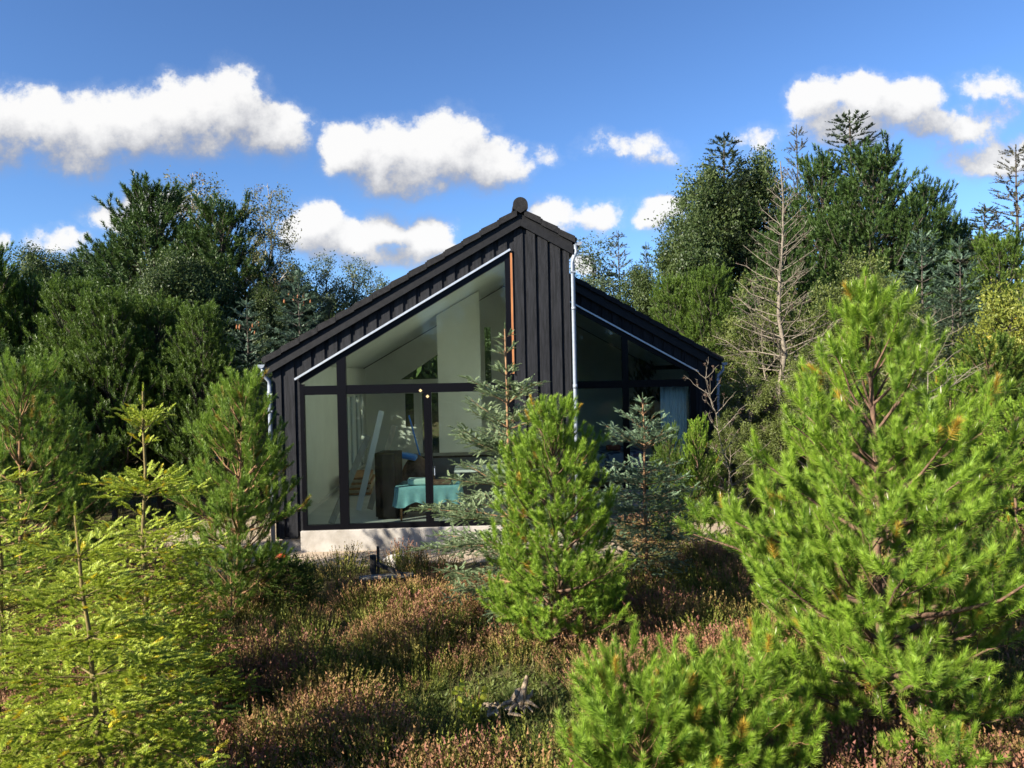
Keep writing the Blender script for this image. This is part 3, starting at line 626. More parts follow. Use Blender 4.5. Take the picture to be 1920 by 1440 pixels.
# hump of building sacks behind the cabinet
mb = MB()
rs = np.random.default_rng(3); nu, nv = 20, 10
vv = [(.38*math.cos(2*math.pi*i/nu)*math.cos(j/nv*math.pi/2)*(1+.12*rs.random()), .3*math.sin(2*math.pi*i/nu)*math.cos(j/nv*math.pi/2)*(1+.1*rs.random()), 1.0*math.sin(j/nv*math.pi/2)*(1+.04*rs.random())) for j in range(nv+1) for i in range(nu)]
mb.add(vv, [(j*nu+i, j*nu+(i+1) % nu, (j+1)*nu+(i+1) % nu, (j+1)*nu+i) for j in range(nv) for i in range(nu)])
o = mb.build('dust_sheet_pile', M['brown'], None, smooth=True); o.location = (-1.25, 14.75, FLOOR); tag(o, 'brown heap of sacking behind the black cabinet', 'sacks')
o = MB().box(-.22, .22, -.16, .16, 0, .10).build('blue_bag', M['blue'], None, bevel=.04); o.location = (-1.45, 14.6, FLOOR+.98); o.rotation_euler = (0, R(12), 0); tag(o, 'blue plastic bag lying on the brown sacking', 'bag')
# broom
t = thing('broom', (-1.02, 15.2, FLOOR), 0, 'broom with blue upper handle leaning behind the low table', 'broom')
MB().tube([(0, 0, .05), (-.18, .1, .85)], .016, 8).build('lower_pole', M['plank'], t, smooth=True)
MB().tube([(-.18, .1, .85), (-.42, .25, 1.75)], .018, 8).build('handle', M['blue'], t, smooth=True)
MB().box(-.18, .18, -.04, .04, 0, .09).build('brush', M['brown'], t)
# planks leaning on left wall
pls = [((-2.62, 13.35, FLOOR), (-2.06, 14.1, 1.85), 'longest pale plank leaning from the floor by the left mullion'),
       ((-2.35, 14.6, FLOOR), (-1.95, 15.2, 2.25), 'bright white board sticking up behind the black cabinet'),
       ((-2.15, 14.7, FLOOR), (-1.72, 15.3, 1.95), 'shorter sawn board beside the white one behind the cabinet')]
for i, (a, b, lab) in enumerate(pls):
    mb = MB(); a = Vector(a); b = Vector(b); mb.bar((0, 0, 0), b-a, .11, .022, Vector((.3, -1, 0)))
    o = mb.build('plank', M['white'] if i == 1 else M['plank'], None); o.location = a+Vector((0, 0, .02)); tag(o, lab, 'plank', 'planks leaning in the front room')
# stack of boards by left doors
t = empty('board_stack', (-2.75, 17.2, FLOOR), R(4), 'dark untidy stack of boards by the white side windows', 'boards')
for k in range(7):
    MB().box(-.28+.02*math.sin(k*2.1), .30+.03*math.cos(k*1.7), -.7, .7, .02+k*.055, .06+k*.055).build('board', M['plank'] if k % 2 else M['wood'], t)
# right room
t = thing('bed', (2.75, 17.7, FLOOR), 0, 'bed with blue grey patterned bedding behind the dark window', 'bed')
MB().box(-.95, .95, -.8, .9, .12, .34).build('base', M['counter'], t); MB().box(-.93, .93, -.78, .88, .342, .74).build('bedding', M['bedding'], t, bevel=.08)
o = MB().box(-.16, .16, -.1, .1, 0, .13).build('cushion', M['red'], None, bevel=.04); o.location = (3.0, 17.4, FLOOR+.745); tag(o, 'small dull red cushion lying on the bed', 'cushion')
def curtain_mesh(w_, h_):
    v = []; f = []; n_ = 60
    for i in range(n_+1):
        x_ = i/n_*w_; y_ = .035*math.sin(i*.9)+.01*math.sin(i*2.3)
        v += [(x_, y_, 0), (x_, y_*.7, h_)]
    for i in range(n_): f.append((2*i, 2*i+2, 2*i+3, 2*i+1))
    mb = MB(); mb.add(v, f); return mb
o = curtain_mesh(.56, 2.2).build('curtain', M['curtain'], None, smooth=True); o.location = (3.92, 16.62, FLOOR+.03); tag(o, 'pale pleated curtain at the right end of the dark window', 'curtain')
sm_ = o.modifiers.new('solid', 'SOLIDIFY'); sm_.thickness = .004

# ================================================================ FOLIAGE MACHINERY
def unit(v): return v/np.maximum(np.linalg.norm(v, axis=-1, keepdims=True), 1e-9)
UP = np.array([0., 0, 1])
def needle_tris(base, d, ln, w, rng, face=None):
    n = len(base); ref = unit(rng.normal(size=(n, 3)))
    if face is not None: ref = unit(np.asarray(face)+ref*.35)   # blades lie flat towards this side
    r = unit(np.cross(d, ref))
    b0_, b1_, tp_ = base-r*w/2, base+r*w/2, base+d*ln[:, None]
    return np.stack([b0_, b1_, tp_], 1)                   # n,3,3
def tmpl_pine(n, ln, w, rng, a0=66, a1=27):
    z = rng.random(n)**.75; az = rng.random(n)*2*np.pi
    tilt = np.radians(a0+(a1-a0)*z**1.5+rng.normal(size=n)*7)
    d = np.stack([np.sin(tilt)*np.cos(az), np.sin(tilt)*np.sin(az), np.cos(tilt)], 1)
    base = np.stack([0*z, 0*z, z], 1)
    return needle_tris(base, d, ln*(.75+.4*rng.random(n)), w, rng, np.stack([np.cos(az), np.sin(az), 0*az], 1))
def tmpl_fir(n, ln, w, rng, flat=.5):
    """needles sweep to both sides and above the twig, few below; y is up"""
    z = rng.random(n); s = np.where(rng.random(n) < .5, 1, -1)
    el = np.abs(rng.normal(size=n))*flat - .1
    tilt = np.radians(58-28*z**3+rng.normal(size=n)*7)
    lx, ly = np.cos(el)*s, np.sin(el)
    d = np.stack([np.sin(tilt)*lx, np.sin(tilt)*ly, np.cos(tilt)], 1)
    return needle_tris(np.stack([0*z, 0*z, z], 1), d, ln*(.8+.3*rng.random(n))*(1-.35*z**4), w, rng, np.array([[0, 1., 0]]))
def tmpl_leaf(n, size, rng, rad=.5):
    c = rng.normal(size=(n, 3))*rad*.5+np.array([0, 0, .4]); d = unit(rng.normal(size=(n, 3))); r = unit(np.cross(d, unit(rng.normal(size=(n, 3))*.5+np.array([0, 0, 1.]))))
    s = size*(.7+.6*rng.random(n))[:, None]
    t1 = np.stack([c-r*s*.45, c+r*s*.45, c+d*s], 1); t2 = np.stack([c+r*s*.45, c-r*s*.45, c-d*s*.8], 1)
    return np.concatenate([t1, t2], 0)
def emit(tmpls, pos, dr, scale, rng, upv=None, rnd=None, tipfn=None):
    """place templates: returns V(n*3,3), rnd, tip"""
    out, ra, ta = [], [], []
    n = len(pos); pick = rng.integers(0, len(tmpls), n)
    if rnd is None: rnd = rng.random(n)
    z = unit(dr)
    if upv is None: upv = unit(rng.normal(size=(n, 3)))
    x = unit(np.cross(upv, z)); y = np.cross(z, x)
    Rm = np.stack([x, y, z], 1)                            # rows = local axes
    for k, T in enumerate(tmpls):
        m = pick == k
        if not m.any(): continue
        v = np.einsum('tvk,nkj->ntvj', T, Rm[m])*scale[m][:, None, None, None] + pos[m][:, None, None, :]
        q, tt = v.shape[0], v.shape[1]
        out.append(v.reshape(-1, 3)); ra.append(np.repeat(rnd[m], tt*3))
        tv = np.tile(np.array([0., 0., 1.]), tt)
        ta.append(np.tile(tv, q))
    return np.concatenate(out), np.concatenate(ra), np.concatenate(ta)
def fol_mesh(name, parts, m):
    V = np.concatenate([p[0] for p in parts]); r_ = np.concatenate([p[1] for p in parts]); t_ = np.concatenate([p[2] for p in parts])
    return np_mesh(name, V, np.arange(len(V)).reshape(-1, 3), m, {'rnd': r_, 'tip': t_})
def tubes(P, Rd, sides=5):
    """P (N,K,3), Rd (N,K) -> V, quads"""
    N_, K, _ = P.shape
    T = np.gradient(P, axis=1); T = unit(T)
    ref = np.where(np.abs(T[..., 2:3]) > .8, np.array([1., 0, 0]), UP)
    x = unit(np.cross(ref, T)); y = np.cross(T, x)
    a = np.arange(sides)*2*np.pi/sides
    ring = P[:, :, None] + (x[:, :, None]*np.cos(a)[:, None]+y[:, :, None]*np.sin(a)[:, None])*Rd[:, :, None, None]
    V = ring.reshape(-1, 3)
    idx = np.arange(N_*K*sides).reshape(N_, K, sides)
    q = np.stack([idx[:, :-1], np.roll(idx, -1, 2)[:, :-1], np.roll(idx, -1, 2)[:, 1:], idx[:, 1:]], -1).reshape(-1, 4)
    return V, q
def wood_mesh(name, lst, m):
    Vs, Qs, b = [], [], 0
    for (P_, R_, s_) in lst:
        v, q = tubes(P_, R_, s_); Vs.append(v); Qs.append(q+b); b += len(v)
    return np_mesh(name, np.concatenate(Vs), np.concatenate(Qs), m, smooth=True)
TT = np.linspace(0, 1, 6)
def lines(start, d, Ln, curve, rng, jit=.03):
    """bundles of curved branches: start (n,3), d (n,3), Ln (n,), curve = rise along UP as fraction of length"""
    n = len(start); t = TT[None, :, None]
    P_ = start[:, None] + d[:, None]*Ln[:, None, None]*t + UP*(np.broadcast_to(curve, (n,))*Ln)[:, None, None]*t**2
    return P_ + rng.normal(size=P_.shape)*jit*Ln[:, None, None]*t
def samp(P_, t):
    """positions and tangents at t (n,) on polylines (n,K,3)"""
    K = P_.shape[1]; f_ = np.clip(t, 0, .9999)*(K-1); i = f_.astype(int); w_ = (f_-i)[:, None]; n = np.arange(len(P_))
    a, b = P_[n, i], P_[n, np.minimum(i+1, K-1)]
    return a*(1-w_)+b*w_, unit(b-a)
def spawn(P_, Ln, spacing, tmin, ang, lenf, rng, flat=1.0, curve=0.0, rise=0.0, tmax=.97, jit=.04):
    """side branches; lenf(t, L) gives child length; flat=1 keeps them in the horizontal plane of the parent"""
    cnt = np.maximum((Ln*(tmax-tmin)/spacing).astype(int), 1)
    idx = np.repeat(np.arange(len(P_)), cnt); k = np.concatenate([np.arange(c) for c in cnt])
    t = tmin+(k+.3+.4*rng.random(len(k)))/np.repeat(cnt, cnt)*(tmax-tmin)
    p, tg_ = samp(P_[idx], t)
    side = unit(np.cross(tg_, UP)+1e-6)
    s = np.where(k % 2 == 0, 1., -1.)[:, None]
    if flat < 1:
        phi = (rng.random(len(k))-.5)*2*np.pi*(1-flat); upn = np.cross(side, tg_)
        sd_ = side*s*np.cos(phi)[:, None]+upn*np.sin(phi)[:, None]
    else: sd_ = side*s
    a = np.radians(ang+rng.normal(size=len(k))*8)[:, None]
    d = unit(tg_*np.cos(a)+sd_*np.sin(a)+UP*rise)
    ln = lenf(t, Ln[idx])*(.75+.45*rng.random(len(k)))
    return lines(p, d, ln, curve, rng, jit), ln
def shoots_on(P_, Ln, sl_, tmin, rng, step=.75, tipx=1.0, lift=0.0):
    """leafy shoots laid end to end on the outer part of twigs"""
    cnt = np.maximum(np.ceil(Ln*(1-tmin)/(sl_*step)).astype(int), 1)
    idx = np.repeat(np.arange(len(P_)), cnt); k = np.concatenate([np.arange(c) for c in cnt]); cc = np.repeat(cnt, cnt)
    t = 1-(k+.15)/cc*(1-tmin)
    t = np.where(k == 0, .995, t)
    p, d = samp(P_[idx], np.clip(t, 0, .995))
    d = unit(d+UP*lift+rng.normal(size=d.shape)*.12)
    s = sl_*(.8+.35*rng.random(len(k)))
    return p, d, s, (k == 0)
def trunk_line(H, lean, rng, K=10, wob=.01):
    z = np.linspace(0, 1, K); P_ = np.stack([lean[0]*H*z, lean[1]*H*z, H*z], 1)
    P_[1:-1, :2] += rng.normal(size=(K-2, 2))*wob*H*.5
    return P_
def trunk_at(tp_, H, z):
    k = np.clip(z/H, 0, 1); zs = np.linspace(0, 1, len(tp_))
    return np.stack([np.interp(k, zs, tp_[:, i]) for i in range(3)], 1)

def pine(seed, H, spread, n_wh, mat_f, mat_b, sl_=.13, needle=.42, nw=.035, nn=60, z0=.1, per=5, sub=.16, sub2=0.0, el0=20, elt=62, rad=.035, dens=1.0, shape=1.0, lean=(0, 0), leader=.28, curve=.28, tmin_sh=.45, a0=62, old=0, buds=0, whorls=None, az0=None):
    rng = np.random.default_rng(seed)
    tp_ = trunk_line(H, lean, rng)
    wood = [(tp_[None], np.linspace(rad, rad*.16, len(tp_))[None], 8)]
    if whorls is None:
        zz = z0*H + (H*(1-z0)-leader)*np.linspace(0, 1, n_wh)**.95
        fr_ = (zz-z0*H)/(H*(1-z0))
        ll = spread*np.clip((1-fr_)**shape, .0, 1)*(.86+.28*rng.random(n_wh)) + .13
        ll[:2] *= .8
        wl = [(zz[i], ll[i], el0+(elt-el0)*fr_[i]**1.3, per) for i in range(n_wh)]
    else: wl = whorls
    st, dd_, ln_, cv = [], [], [], []
    for (z_, l_, e_, n_) in wl:
        a_ = rng.random()*6.28+np.arange(n_)*2*np.pi/n_+rng.normal(size=n_)*.22
        e_r = np.radians(e_+rng.normal(size=n_)*6)
        st.append(np.full(n_, z_)+rng.normal(size=n_)*.025*min(1, H)); dd_.append(np.stack([np.cos(a_)*np.cos(e_r), np.sin(a_)*np.cos(e_r), np.sin(e_r)], 1))
        ln_.append(l_*(.72+.45*rng.random(n_)))
    st = np.clip(np.concatenate(st), 0, H*.985); dd_ = np.concatenate(dd_); ln_ = np.concatenate(ln_)
    B1 = lines(trunk_at(tp_, H, st), dd_, ln_, curve, rng, .02)
    r1 = (.004+.011*ln_/max(spread, .3))*rad/.03
    wood.append((B1, r1[:, None]*np.linspace(1, .25, 6)[None], 5))
    B2, l2 = spawn(B1, ln_, sub, .22, 48, lambda t, Lp: np.clip(.55*Lp*(1.05-t)+sl_*.6, sl_*.6, .5*spread), rng, flat=.72, curve=.25, rise=.15)
    wood.append((B2, np.maximum(l2*.012, .0022)[:, None]*np.linspace(1, .4, 6)[None], 4))
    sets = [(B1, ln_, .42), (B2, l2, .25)]
    if sub2:
        B3, l3 = spawn(B2, l2, sub2, .25, 45, lambda t, Lp: np.clip(.5*Lp*(1.1-t)+sl_*.4, sl_*.4, .3), rng, flat=.6, curve=.25, rise=.2)
        sets.append((B3, l3, .05))
        wood.append((B3, np.full(len(l3), .0018)[:, None]*np.ones((1, 6)), 3))
    ps, ds, ss = [], [], []
    for (b_, l_, tm) in sets:
        p, d, s, first = shoots_on(b_, l_, sl_, tm, rng, step=.62/dens, lift=.55)
        ps.append(p); ds.append(d); ss.append(s)
    # leader candles
    nl = max(3, int(leader/sl_*2.2)); zl = H-sl_*.9-leader*np.linspace(0, 1, nl)
    ps.append(trunk_at(tp_, H, zl)); ds.append(np.tile(UP, (nl, 1))+rng.normal(size=(nl, 3))*.1); ss.append(np.full(nl, sl_*1.15))
    p, d, s = np.concatenate(ps), np.concatenate(ds), np.concatenate(ss)
    T = [tmpl_pine(nn, needle, nw, rng, a0) for _ in range(5)]
    fol = [emit(T, p, d, s, rng)]
    if buds:                                              # pale resinous winter buds on the shoot tips
        k_ = rng.random(len(p)) < buds; az = np.arange(3)*2.094
        c0 = np.stack([np.cos(az)*.11, np.sin(az)*.11, 0*az], 1); c1 = np.roll(c0, -1, 0)
        Tb = np.stack([c0, c1, np.tile([0, 0, 1.], (3, 1))], 1)
        fol.append(emit([Tb], p[k_]+unit(d[k_])*s[k_][:, None]*.97, unit(d[k_]+UP*.5), .035+.03*rng.random(k_.sum()), rng, rnd=np.full(k_.sum(), 2.)))
    return wood_mesh('trunk', wood, mat_b), fol_mesh('crown', fol, mat_f), (tp_, p, d, s)

def fir(seed, H, mat_f, mat_b, whorls, sl_=.075, needle=.26, nw=.04, nn=34, sub=.07, sub2=0.0, ratio=.5, curve=.02, rad=.028, taper=.36, lean=(0, 0), leader=.2, flatn=.5, jit=.02, inter=0, rise=0.02, wob=.006):
    rng = np.random.default_rng(seed)
    tp_ = trunk_line(H, lean, rng, wob=wob)
    wood = [(tp_[None], np.linspace(rad, rad*taper, len(tp_))[None], 8)]
    st, dd_, ln_ = [], [], []
    for (z_, l_, e_, n_) in whorls:
        a_ = rng.random()*6.28+np.arange(n_)*2*np.pi/n_+rng.normal(size=n_)*.15
        e_r = np.radians(e_+rng.normal(size=n_)*4)
        st.append(np.full(n_, z_)+rng.normal(size=n_)*.012); dd_.append(np.stack([np.cos(a_)*np.cos(e_r), np.sin(a_)*np.cos(e_r), np.sin(e_r)], 1)); ln_.append(l_*(.78+.34*rng.random(n_)))
    if inter:                                             # short twiglets between the whorls
        zt, zb = whorls[-1][0], whorls[0][0]; n_ = inter
        z_ = zb+(zt-zb)*rng.random(n_); a_ = rng.random(n_)*6.28; e_r = np.radians(25+20*rng.random(n_))
        fr_ = (H-z_)/H
        st.append(z_); dd_.append(np.stack([np.cos(a_)*np.cos(e_r), np.sin(a_)*np.cos(e_r), np.sin(e_r)], 1)); ln_.append((.05+.32*fr_*rng.random(n_)))
    st = np.clip(np.concatenate(st), 0, H*.99); dd_ = np.concatenate(dd_); ln_ = np.concatenate(ln_)
    B1 = lines(trunk_at(tp_, H, st), dd_, ln_, curve, rng, jit)
    wood.append((B1, (.0028+.008*ln_)[:, None]*np.linspace(1, .25, 6)[None], 5))
    B2, l2 = spawn(B1, ln_, sub, .12, 52, lambda t, Lp: np.clip(ratio*Lp*(1.02-t)+sl_*.7, sl_*.7, .6*Lp+.02), rng, flat=.93, curve=curve, rise=rise)
    wood.append((B2, np.maximum(l2*.008, .0016)[:, None]*np.linspace(1, .5, 6)[None], 3))
    sets = [(B1, ln_, .1), (B2, l2, 0.05)]
    if sub2:
        B3, l3 = spawn(B2, l2, sub2, .2, 48, lambda t, Lp: np.clip(.5*Lp*(1.05-t)+sl_*.5, sl_*.5, .16), rng, flat=.93, curve=0, rise=rise)
        sets.append((B3, l3, 0.0))
    ps, ds, ss = [], [], []
    for (b_, l_, tm) in sets:
        p, d, s, first = shoots_on(b_, l_, sl_, tm, rng, step=.85)
        ps.append(p); ds.append(d); ss.append(s)
    p, d, s = np.concatenate(ps), np.concatenate(ds), np.concatenate(ss)
    T = [tmpl_fir(nn, needle, nw, rng, flatn) for _ in range(5)]
    fol = emit(T, p, d, s, rng, upv=unit(np.tile(UP, (len(p), 1))+rng.normal(size=(len(p), 3))*.15))
    nl = max(4, int(leader/sl_*2)); zl = H-leader*np.linspace(0, 1, nl)
    T2 = [tmpl_pine(int(nn*1.0), needle*.75, nw, rng, 60, 25) for _ in range(3)]
    fol2 = emit(T2, trunk_at(tp_, H, zl-.02), np.tile(UP, (nl, 1))+0., np.full(nl, sl_), rng)
    return wood_mesh('trunk', wood, mat_b), fol_mesh('crown', [fol, fol2], mat_f), (tp_, p, d, s)

def broadleaf(seed, H, spread, mat_f, mat_b, n1=16, el=(60, 35), leaf=.09, nn=12, clump=.35, z0=.2, droop=-.1, sub=.5, sub2=.35, rad=.09, dens=1.0, drop_leaf=0.0, shape='oval', lean=(0, 0), twig=True, clr=.6):
    rng = np.random.default_rng(seed)
    tp_ = trunk_line(H, lean, rng, wob=.02)
    wood = [(tp_[None], np.linspace(rad, rad*.12, len(tp_))[None], 8)]
    z_ = H*(z0+(.97-z0)*np.linspace(0, 1, n1)); fr_ = np.linspace(0, 1, n1)
    prof = {'oval': np.sqrt(np.clip(1-(1.75*fr_-.75)**2, .05, 1)), 'column': .5+.5*np.sin(np.pi*np.clip(fr_, .08, .95)), 'round': np.sqrt(np.clip(1-(fr_**1.5)*.92, .05, 1))}[shape]
    a_ = np.arange(n1)*2.4+rng.normal(size=n1)*.4; e_r = np.radians(el[0]+(el[1]-el[0])*(1-fr_)+rng.normal(size=n1)*8)
    d = np.stack([np.cos(a_)*np.cos(e_r), np.sin(a_)*np.cos(e_r), np.sin(e_r)], 1)
    ln_ = spread*prof*(.8+.35*rng.random(n1))
    B1 = lines(trunk_at(tp_, H, z_), d, ln_, droop*.5, rng, .05)
    wood.append((B1, (rad*.35*ln_/spread+.006)[:, None]*np.linspace(1, .3, 6)[None], 5))
    B2, l2 = spawn(B1, ln_, sub, .2, 42, lambda t, Lp: np.clip(.55*Lp*(1.1-t)+.25, .2, 2), rng, flat=.3, curve=droop, rise=.1, jit=.06)
    wood.append((B2, (.004+.008*l2)[:, None]*np.linspace(1, .3, 6)[None], 4))
    B3, l3 = spawn(B2, l2, sub2, .2, 42, lambda t, Lp: np.clip(.5*Lp*(1.1-t)+.15, .12, 1), rng, flat=.3, curve=droop*1.5, jit=.07)
    wood.append((B3, (.0035+.003*l3)[:, None]*np.linspace(1, .5, 6)[None], 3))
    ps, ds, ss = [], [], []
    for (b_, l_, tm) in ((B2, l2, .3), (B3, l3, .1)):
        p, dd_, s, f_ = shoots_on(b_, l_, clump, tm, rng, step=.7/dens)
        if drop_leaf: k_ = rng.random(len(p)) > drop_leaf; p, dd_, s = p[k_], dd_[k_], s[k_]
        ps.append(p); ds.append(dd_); ss.append(s)
    p, dd_, s = np.concatenate(ps), np.concatenate(ds), np.concatenate(ss)
    T = [tmpl_leaf(nn, leaf/clump, rng, clr) for _ in range(5)]
    fol = emit(T, p, dd_, s, rng)
    return wood_mesh('trunk', wood, mat_b), fol_mesh('crown', [fol], mat_f), None

def plant(name, meshes, x, y, rz, label, cat, group=None, z=None, sc=1.0, names=('trunk', 'crown'), tilt=(0, 0)):
    o = empty(name, (x, y, float(gz(x, y)) - .03 if z is None else z), rz, label, cat, group)
    o.scale = (sc, sc, sc) if not hasattr(sc, '__len__') else sc
    o.rotation_euler = (tilt[0], tilt[1], rz)
    for nm, me in zip(names, meshes[:2]): link(nm, me, o)
    return o
#CUT-TREES
# ================================================================ PLANTS
def stand(ptx, pty, pbx, Y):
    """foot and height of a plant from where its tip and foot are seen"""
    b = at(pbx, 702+CAMZ/Y*F, Y); tpp = at(ptx, pty, Y); g0 = float(gz(b.x, Y))
    H = tpp.z-g0; return b.x, Y, H, ((tpp.x-b.x)/H, 0)
GRN = lambda *a: a
MF = dict(
 pine_bright=foliage('pine_needles_bright', (.070,.17,.015), (.225,.365,.024), (.33,.46,.06), .32, old=(.45,.30,.04)),
 pine_mid=foliage('pine_needles_mid', (.085,.175,.022), (.20,.31,.035), (.26,.37,.055), .34, old=(.30,.22,.04)),
 pine_dark=foliage('pine_needles_dark', (.020,.052,.014), (.060,.105,.022), (.085,.14,.03), .25),
 pine_bush=foliage('pine_needles_bushy', (.026,.066,.011), (.095,.160,.020), (.15,.225,.035), .28),
 fir_yellow=foliage('fir_needles_yellow_green', (.16,.25,.020), (.38,.46,.032), (.50,.55,.08), .28, old=(.60,.50,.03)),
 fir_green=foliage('fir_needles_green', (.08,.15,.022), (.17,.235,.035), (.22,.28,.06), .32),
 fir_blue=foliage('fir_needles_blue', (.075,.14,.065), (.16,.24,.125), (.24,.32,.20), .22),
 spruce_grey=foliage('spruce_needles_grey', (.10,.16,.065), (.20,.27,.12), (.29,.36,.19), .22),
 fir_silver=foliage('fir_needles_silver', (.045,.095,.055), (.10,.16,.095), (.15,.21,.14), .2),
 spruce_dark=foliage('spruce_needles_dark', (.022,.040,.020), (.055,.080,.038), (.08,.10,.05), .2),
 spruce_brown=foliage('spruce_needles_brown', (.05,.052,.030), (.11,.10,.06), (.12,.11,.07), .2),
 oak=foliage('broad_leaves_olive', (.032,.058,.015), (.085,.115,.030), None, .35, .5),
 birch=foliage('birch_leaves', (.085,.10,.035), (.17,.16,.07), None, .4, .5, old=(.25,.14,.05)),
 yellow=foliage('yellowing_leaves', (.15,.19,.030), (.30,.31,.05), None, .45, .5, old=(.5,.36,.05)),
 olive=foliage('olive_leaves', (.085,.115,.025), (.17,.20,.05), None, .4, .5),
 willow=foliage('grey_green_leaves', (.055,.085,.045), (.12,.155,.075), None, .35, .5),
 redbrown=foliage('redbrown_twigs', (.06,.035,.025), (.12,.075,.05), None, .2, .6),
)
# ---- foreground and middle young trees, each with its own shape
def put(kind, me, x, y, rz, label, cat, group=None, **k):
    o = plant(kind, me, x, y, rz, label, cat, group, **k)
    return o
G1 = 'young pines on the heath'; G2 = 'young firs on the heath'
# big pine on the right
x, y, H, ln = stand(1615, 512, 1656, 5.9)
wl = [(.25,1.10,10,7),(.55,1.32,9,7),(.85,1.40,11,8),(1.12,1.34,15,8),(1.40,1.16,20,7),(1.68,1.00,26,6),(1.95,.88,30,6),(2.22,.76,36,6),(2.48,.60,42,5),(2.72,.52,47,5),(2.95,.42,52,5),(3.16,.28,60,5),(3.32,.16,68,4)]
me = pine(11, H, 1.1, 0, MF['pine_bright'], M['bark_pine'], sl_=.140, needle=.48, nw=.023, nn=200, sub=.15, sub2=.125, rad=.047, leader=.36, curve=.22, lean=ln, whorls=wl, a0=62, buds=.12)
put('pine_tree', me, x, y, .4, 'tallest bright green young pine at the right, nearest the camera', 'pine tree', G1)
# pine in the middle
x, y, H, ln = stand(1045, 772, 1045, 7.9)
me = pine(12, H, .84, 11, MF['pine_bright'], M['bark_pine'], sl_=.115, needle=.47, nw=.032, nn=160, sub=.125, sub2=.105, per=7, rad=.036, leader=.26, z0=.09, shape=.80, el0=8, elt=66, lean=ln)
put('pine_tree', me, x, y, 1.0, 'bright green bushy pine in front of the house corner', 'pine tree', G1)
# low pines at the bottom
x, y, H, ln = stand(1365, 1305, 1358, 4.95)
me = pine(13, H, .50, 6, MF['pine_bright'], M['bark_light'], sl_=.12, needle=.50, nw=.023, nn=210, sub=.11, sub2=.11, per=6, rad=.020, leader=.16, z0=.08, shape=.6, el0=14, elt=60, lean=ln)
put('pine_tree', me, x, y, 0, 'low pine at the bottom edge left of the tallest pine', 'pine tree', G1)
x, y, H, ln = stand(1222, 1340, 1215, 4.75)
me = pine(14, H, .52, 6, MF['pine_bright'], M['bark_light'], sl_=.12, needle=.50, nw=.023, nn=210, sub=.11, sub2=.11, per=7, rad=.018, leader=.14, z0=.10, shape=.5, el0=18, elt=60, lean=ln)
put('pine_tree', me, x, y, 2, 'lowest pine of all, at the bottom edge beside the bleached root', 'pine tree', G1)
# pine left of the house
x, y, H, ln = stand(455, 715, 440, 9.5)
me = pine(15, H, .72, 11, MF['pine_mid'], M['bark_light'], sl_=.13, needle=.42, nw=.036, nn=130, sub=.125, sub2=.115, per=6, rad=.032, leader=.30, z0=.12, shape=.60, el0=12, elt=60, lean=ln)
put('pine_tree', me, x, y, 0, 'mid green pine in front of the left corner of the house', 'pine tree', G1)
x, y, H, ln = stand(436, 1008, 430, 9.0)
me = pine(16, H, .26, 5, MF['pine_mid'], M['bark_light'], sl_=.10, needle=.5, nw=.045, nn=90, sub=.11, per=5, rad=.013, leader=.2, z0=.15, shape=.8, el0=30, elt=60, lean=ln)
put('pine_sapling', me, x, y, 0, 'slender pine sapling standing in the heather left of centre', 'pine sapling')
x, y, H, ln = stand(38, 700, 45, 9.6)
me = pine(17, H, 1.05, 10, MF['pine_mid'], M['bark_light'], sl_=.13, needle=.42, nw=.036, nn=130, sub=.13, sub2=.12, per=6, rad=.036, leader=.28, z0=.12, shape=.6, el0=10, elt=60, lean=ln)
p17 = put('pine_tree', me, x, y, 0, 'broad mid green pine at the left edge of the picture', 'pine tree', G1)
# shared young pine for the middle distance
mid_a = pine(21, 3.0, 1.0, 10, MF['pine_bush'], M['bark_pine'], sl_=.16, needle=.40, nw=.062, nn=80, sub=.15, sub2=.15, per=6, rad=.035, leader=.3, z0=.08, shape=.55, el0=8, elt=60)
mid_b = pine(22, 3.0, .85, 9, MF['pine_bright'], M['bark_pine'], sl_=.15, needle=.40, nw=.060, nn=80, sub=.15, sub2=.15, per=6, rad=.03, leader=.34, z0=.08, shape=.7, el0=15, elt=62)
for (ptx, pty, Y, k, lab, wd) in [
  (1312, 792, 12.6, 1, 'small pine just behind the blue green fir by the dark window', .8),
  (1258, 815, 12.0, 0, 'dark small pine between the blue green fir and the house', .6),
  (1885, 985, 8.6, 1, 'pale green low pine at the right edge behind the tallest pine', 1.0),
  (1800, 900, 9.8, 0, 'low pine in the shade right of the tallest pine', 1.1),
  (1905, 760, 11.5, 1, 'pine at the right edge below the yellow leaved bush', 1.2),
  (1790, 700, 12.6, 1, 'light green pine directly right of the tip of the tallest pine', 1.2),
  (1860, 660, 13.5, 0, 'pine at the right behind the light green pines', 1.2),
  (1700, 770, 12.5, 1, 'light green pine half hidden behind the tallest pine', 1.1),
  (1560, 860, 11.0, 0, 'bushy pine hidden behind the left flank of the tallest pine', 1.2),
  (1420, 900, 13.2, 0, 'dark low pine at the foot of the dead larch', 1.0),
  (545, 1050, 9.9, 0, 'low dark pine bush at the foot of the left house corner', 1.9),
  (1135, 1095, 9.0, 0, 'low dark pine bush between the central pine and the blue green fir', 1.7),
  (110, 790, 11.5, 0, 'dark green pine behind the broad pine at the left edge', 1.1),
  (-60, 760, 10.8, 0, 'dark pine cut by the left edge of the picture', 1.0)]:
    x, y, H, ln = stand(ptx, pty, ptx, Y); m_ = (mid_a, mid_b)[k]; s_ = H/3.0
    put('pine_tree', m_, x, y, ptx*.7, lab, 'pine tree', G1, sc=(s_*wd, s_*wd, s_))
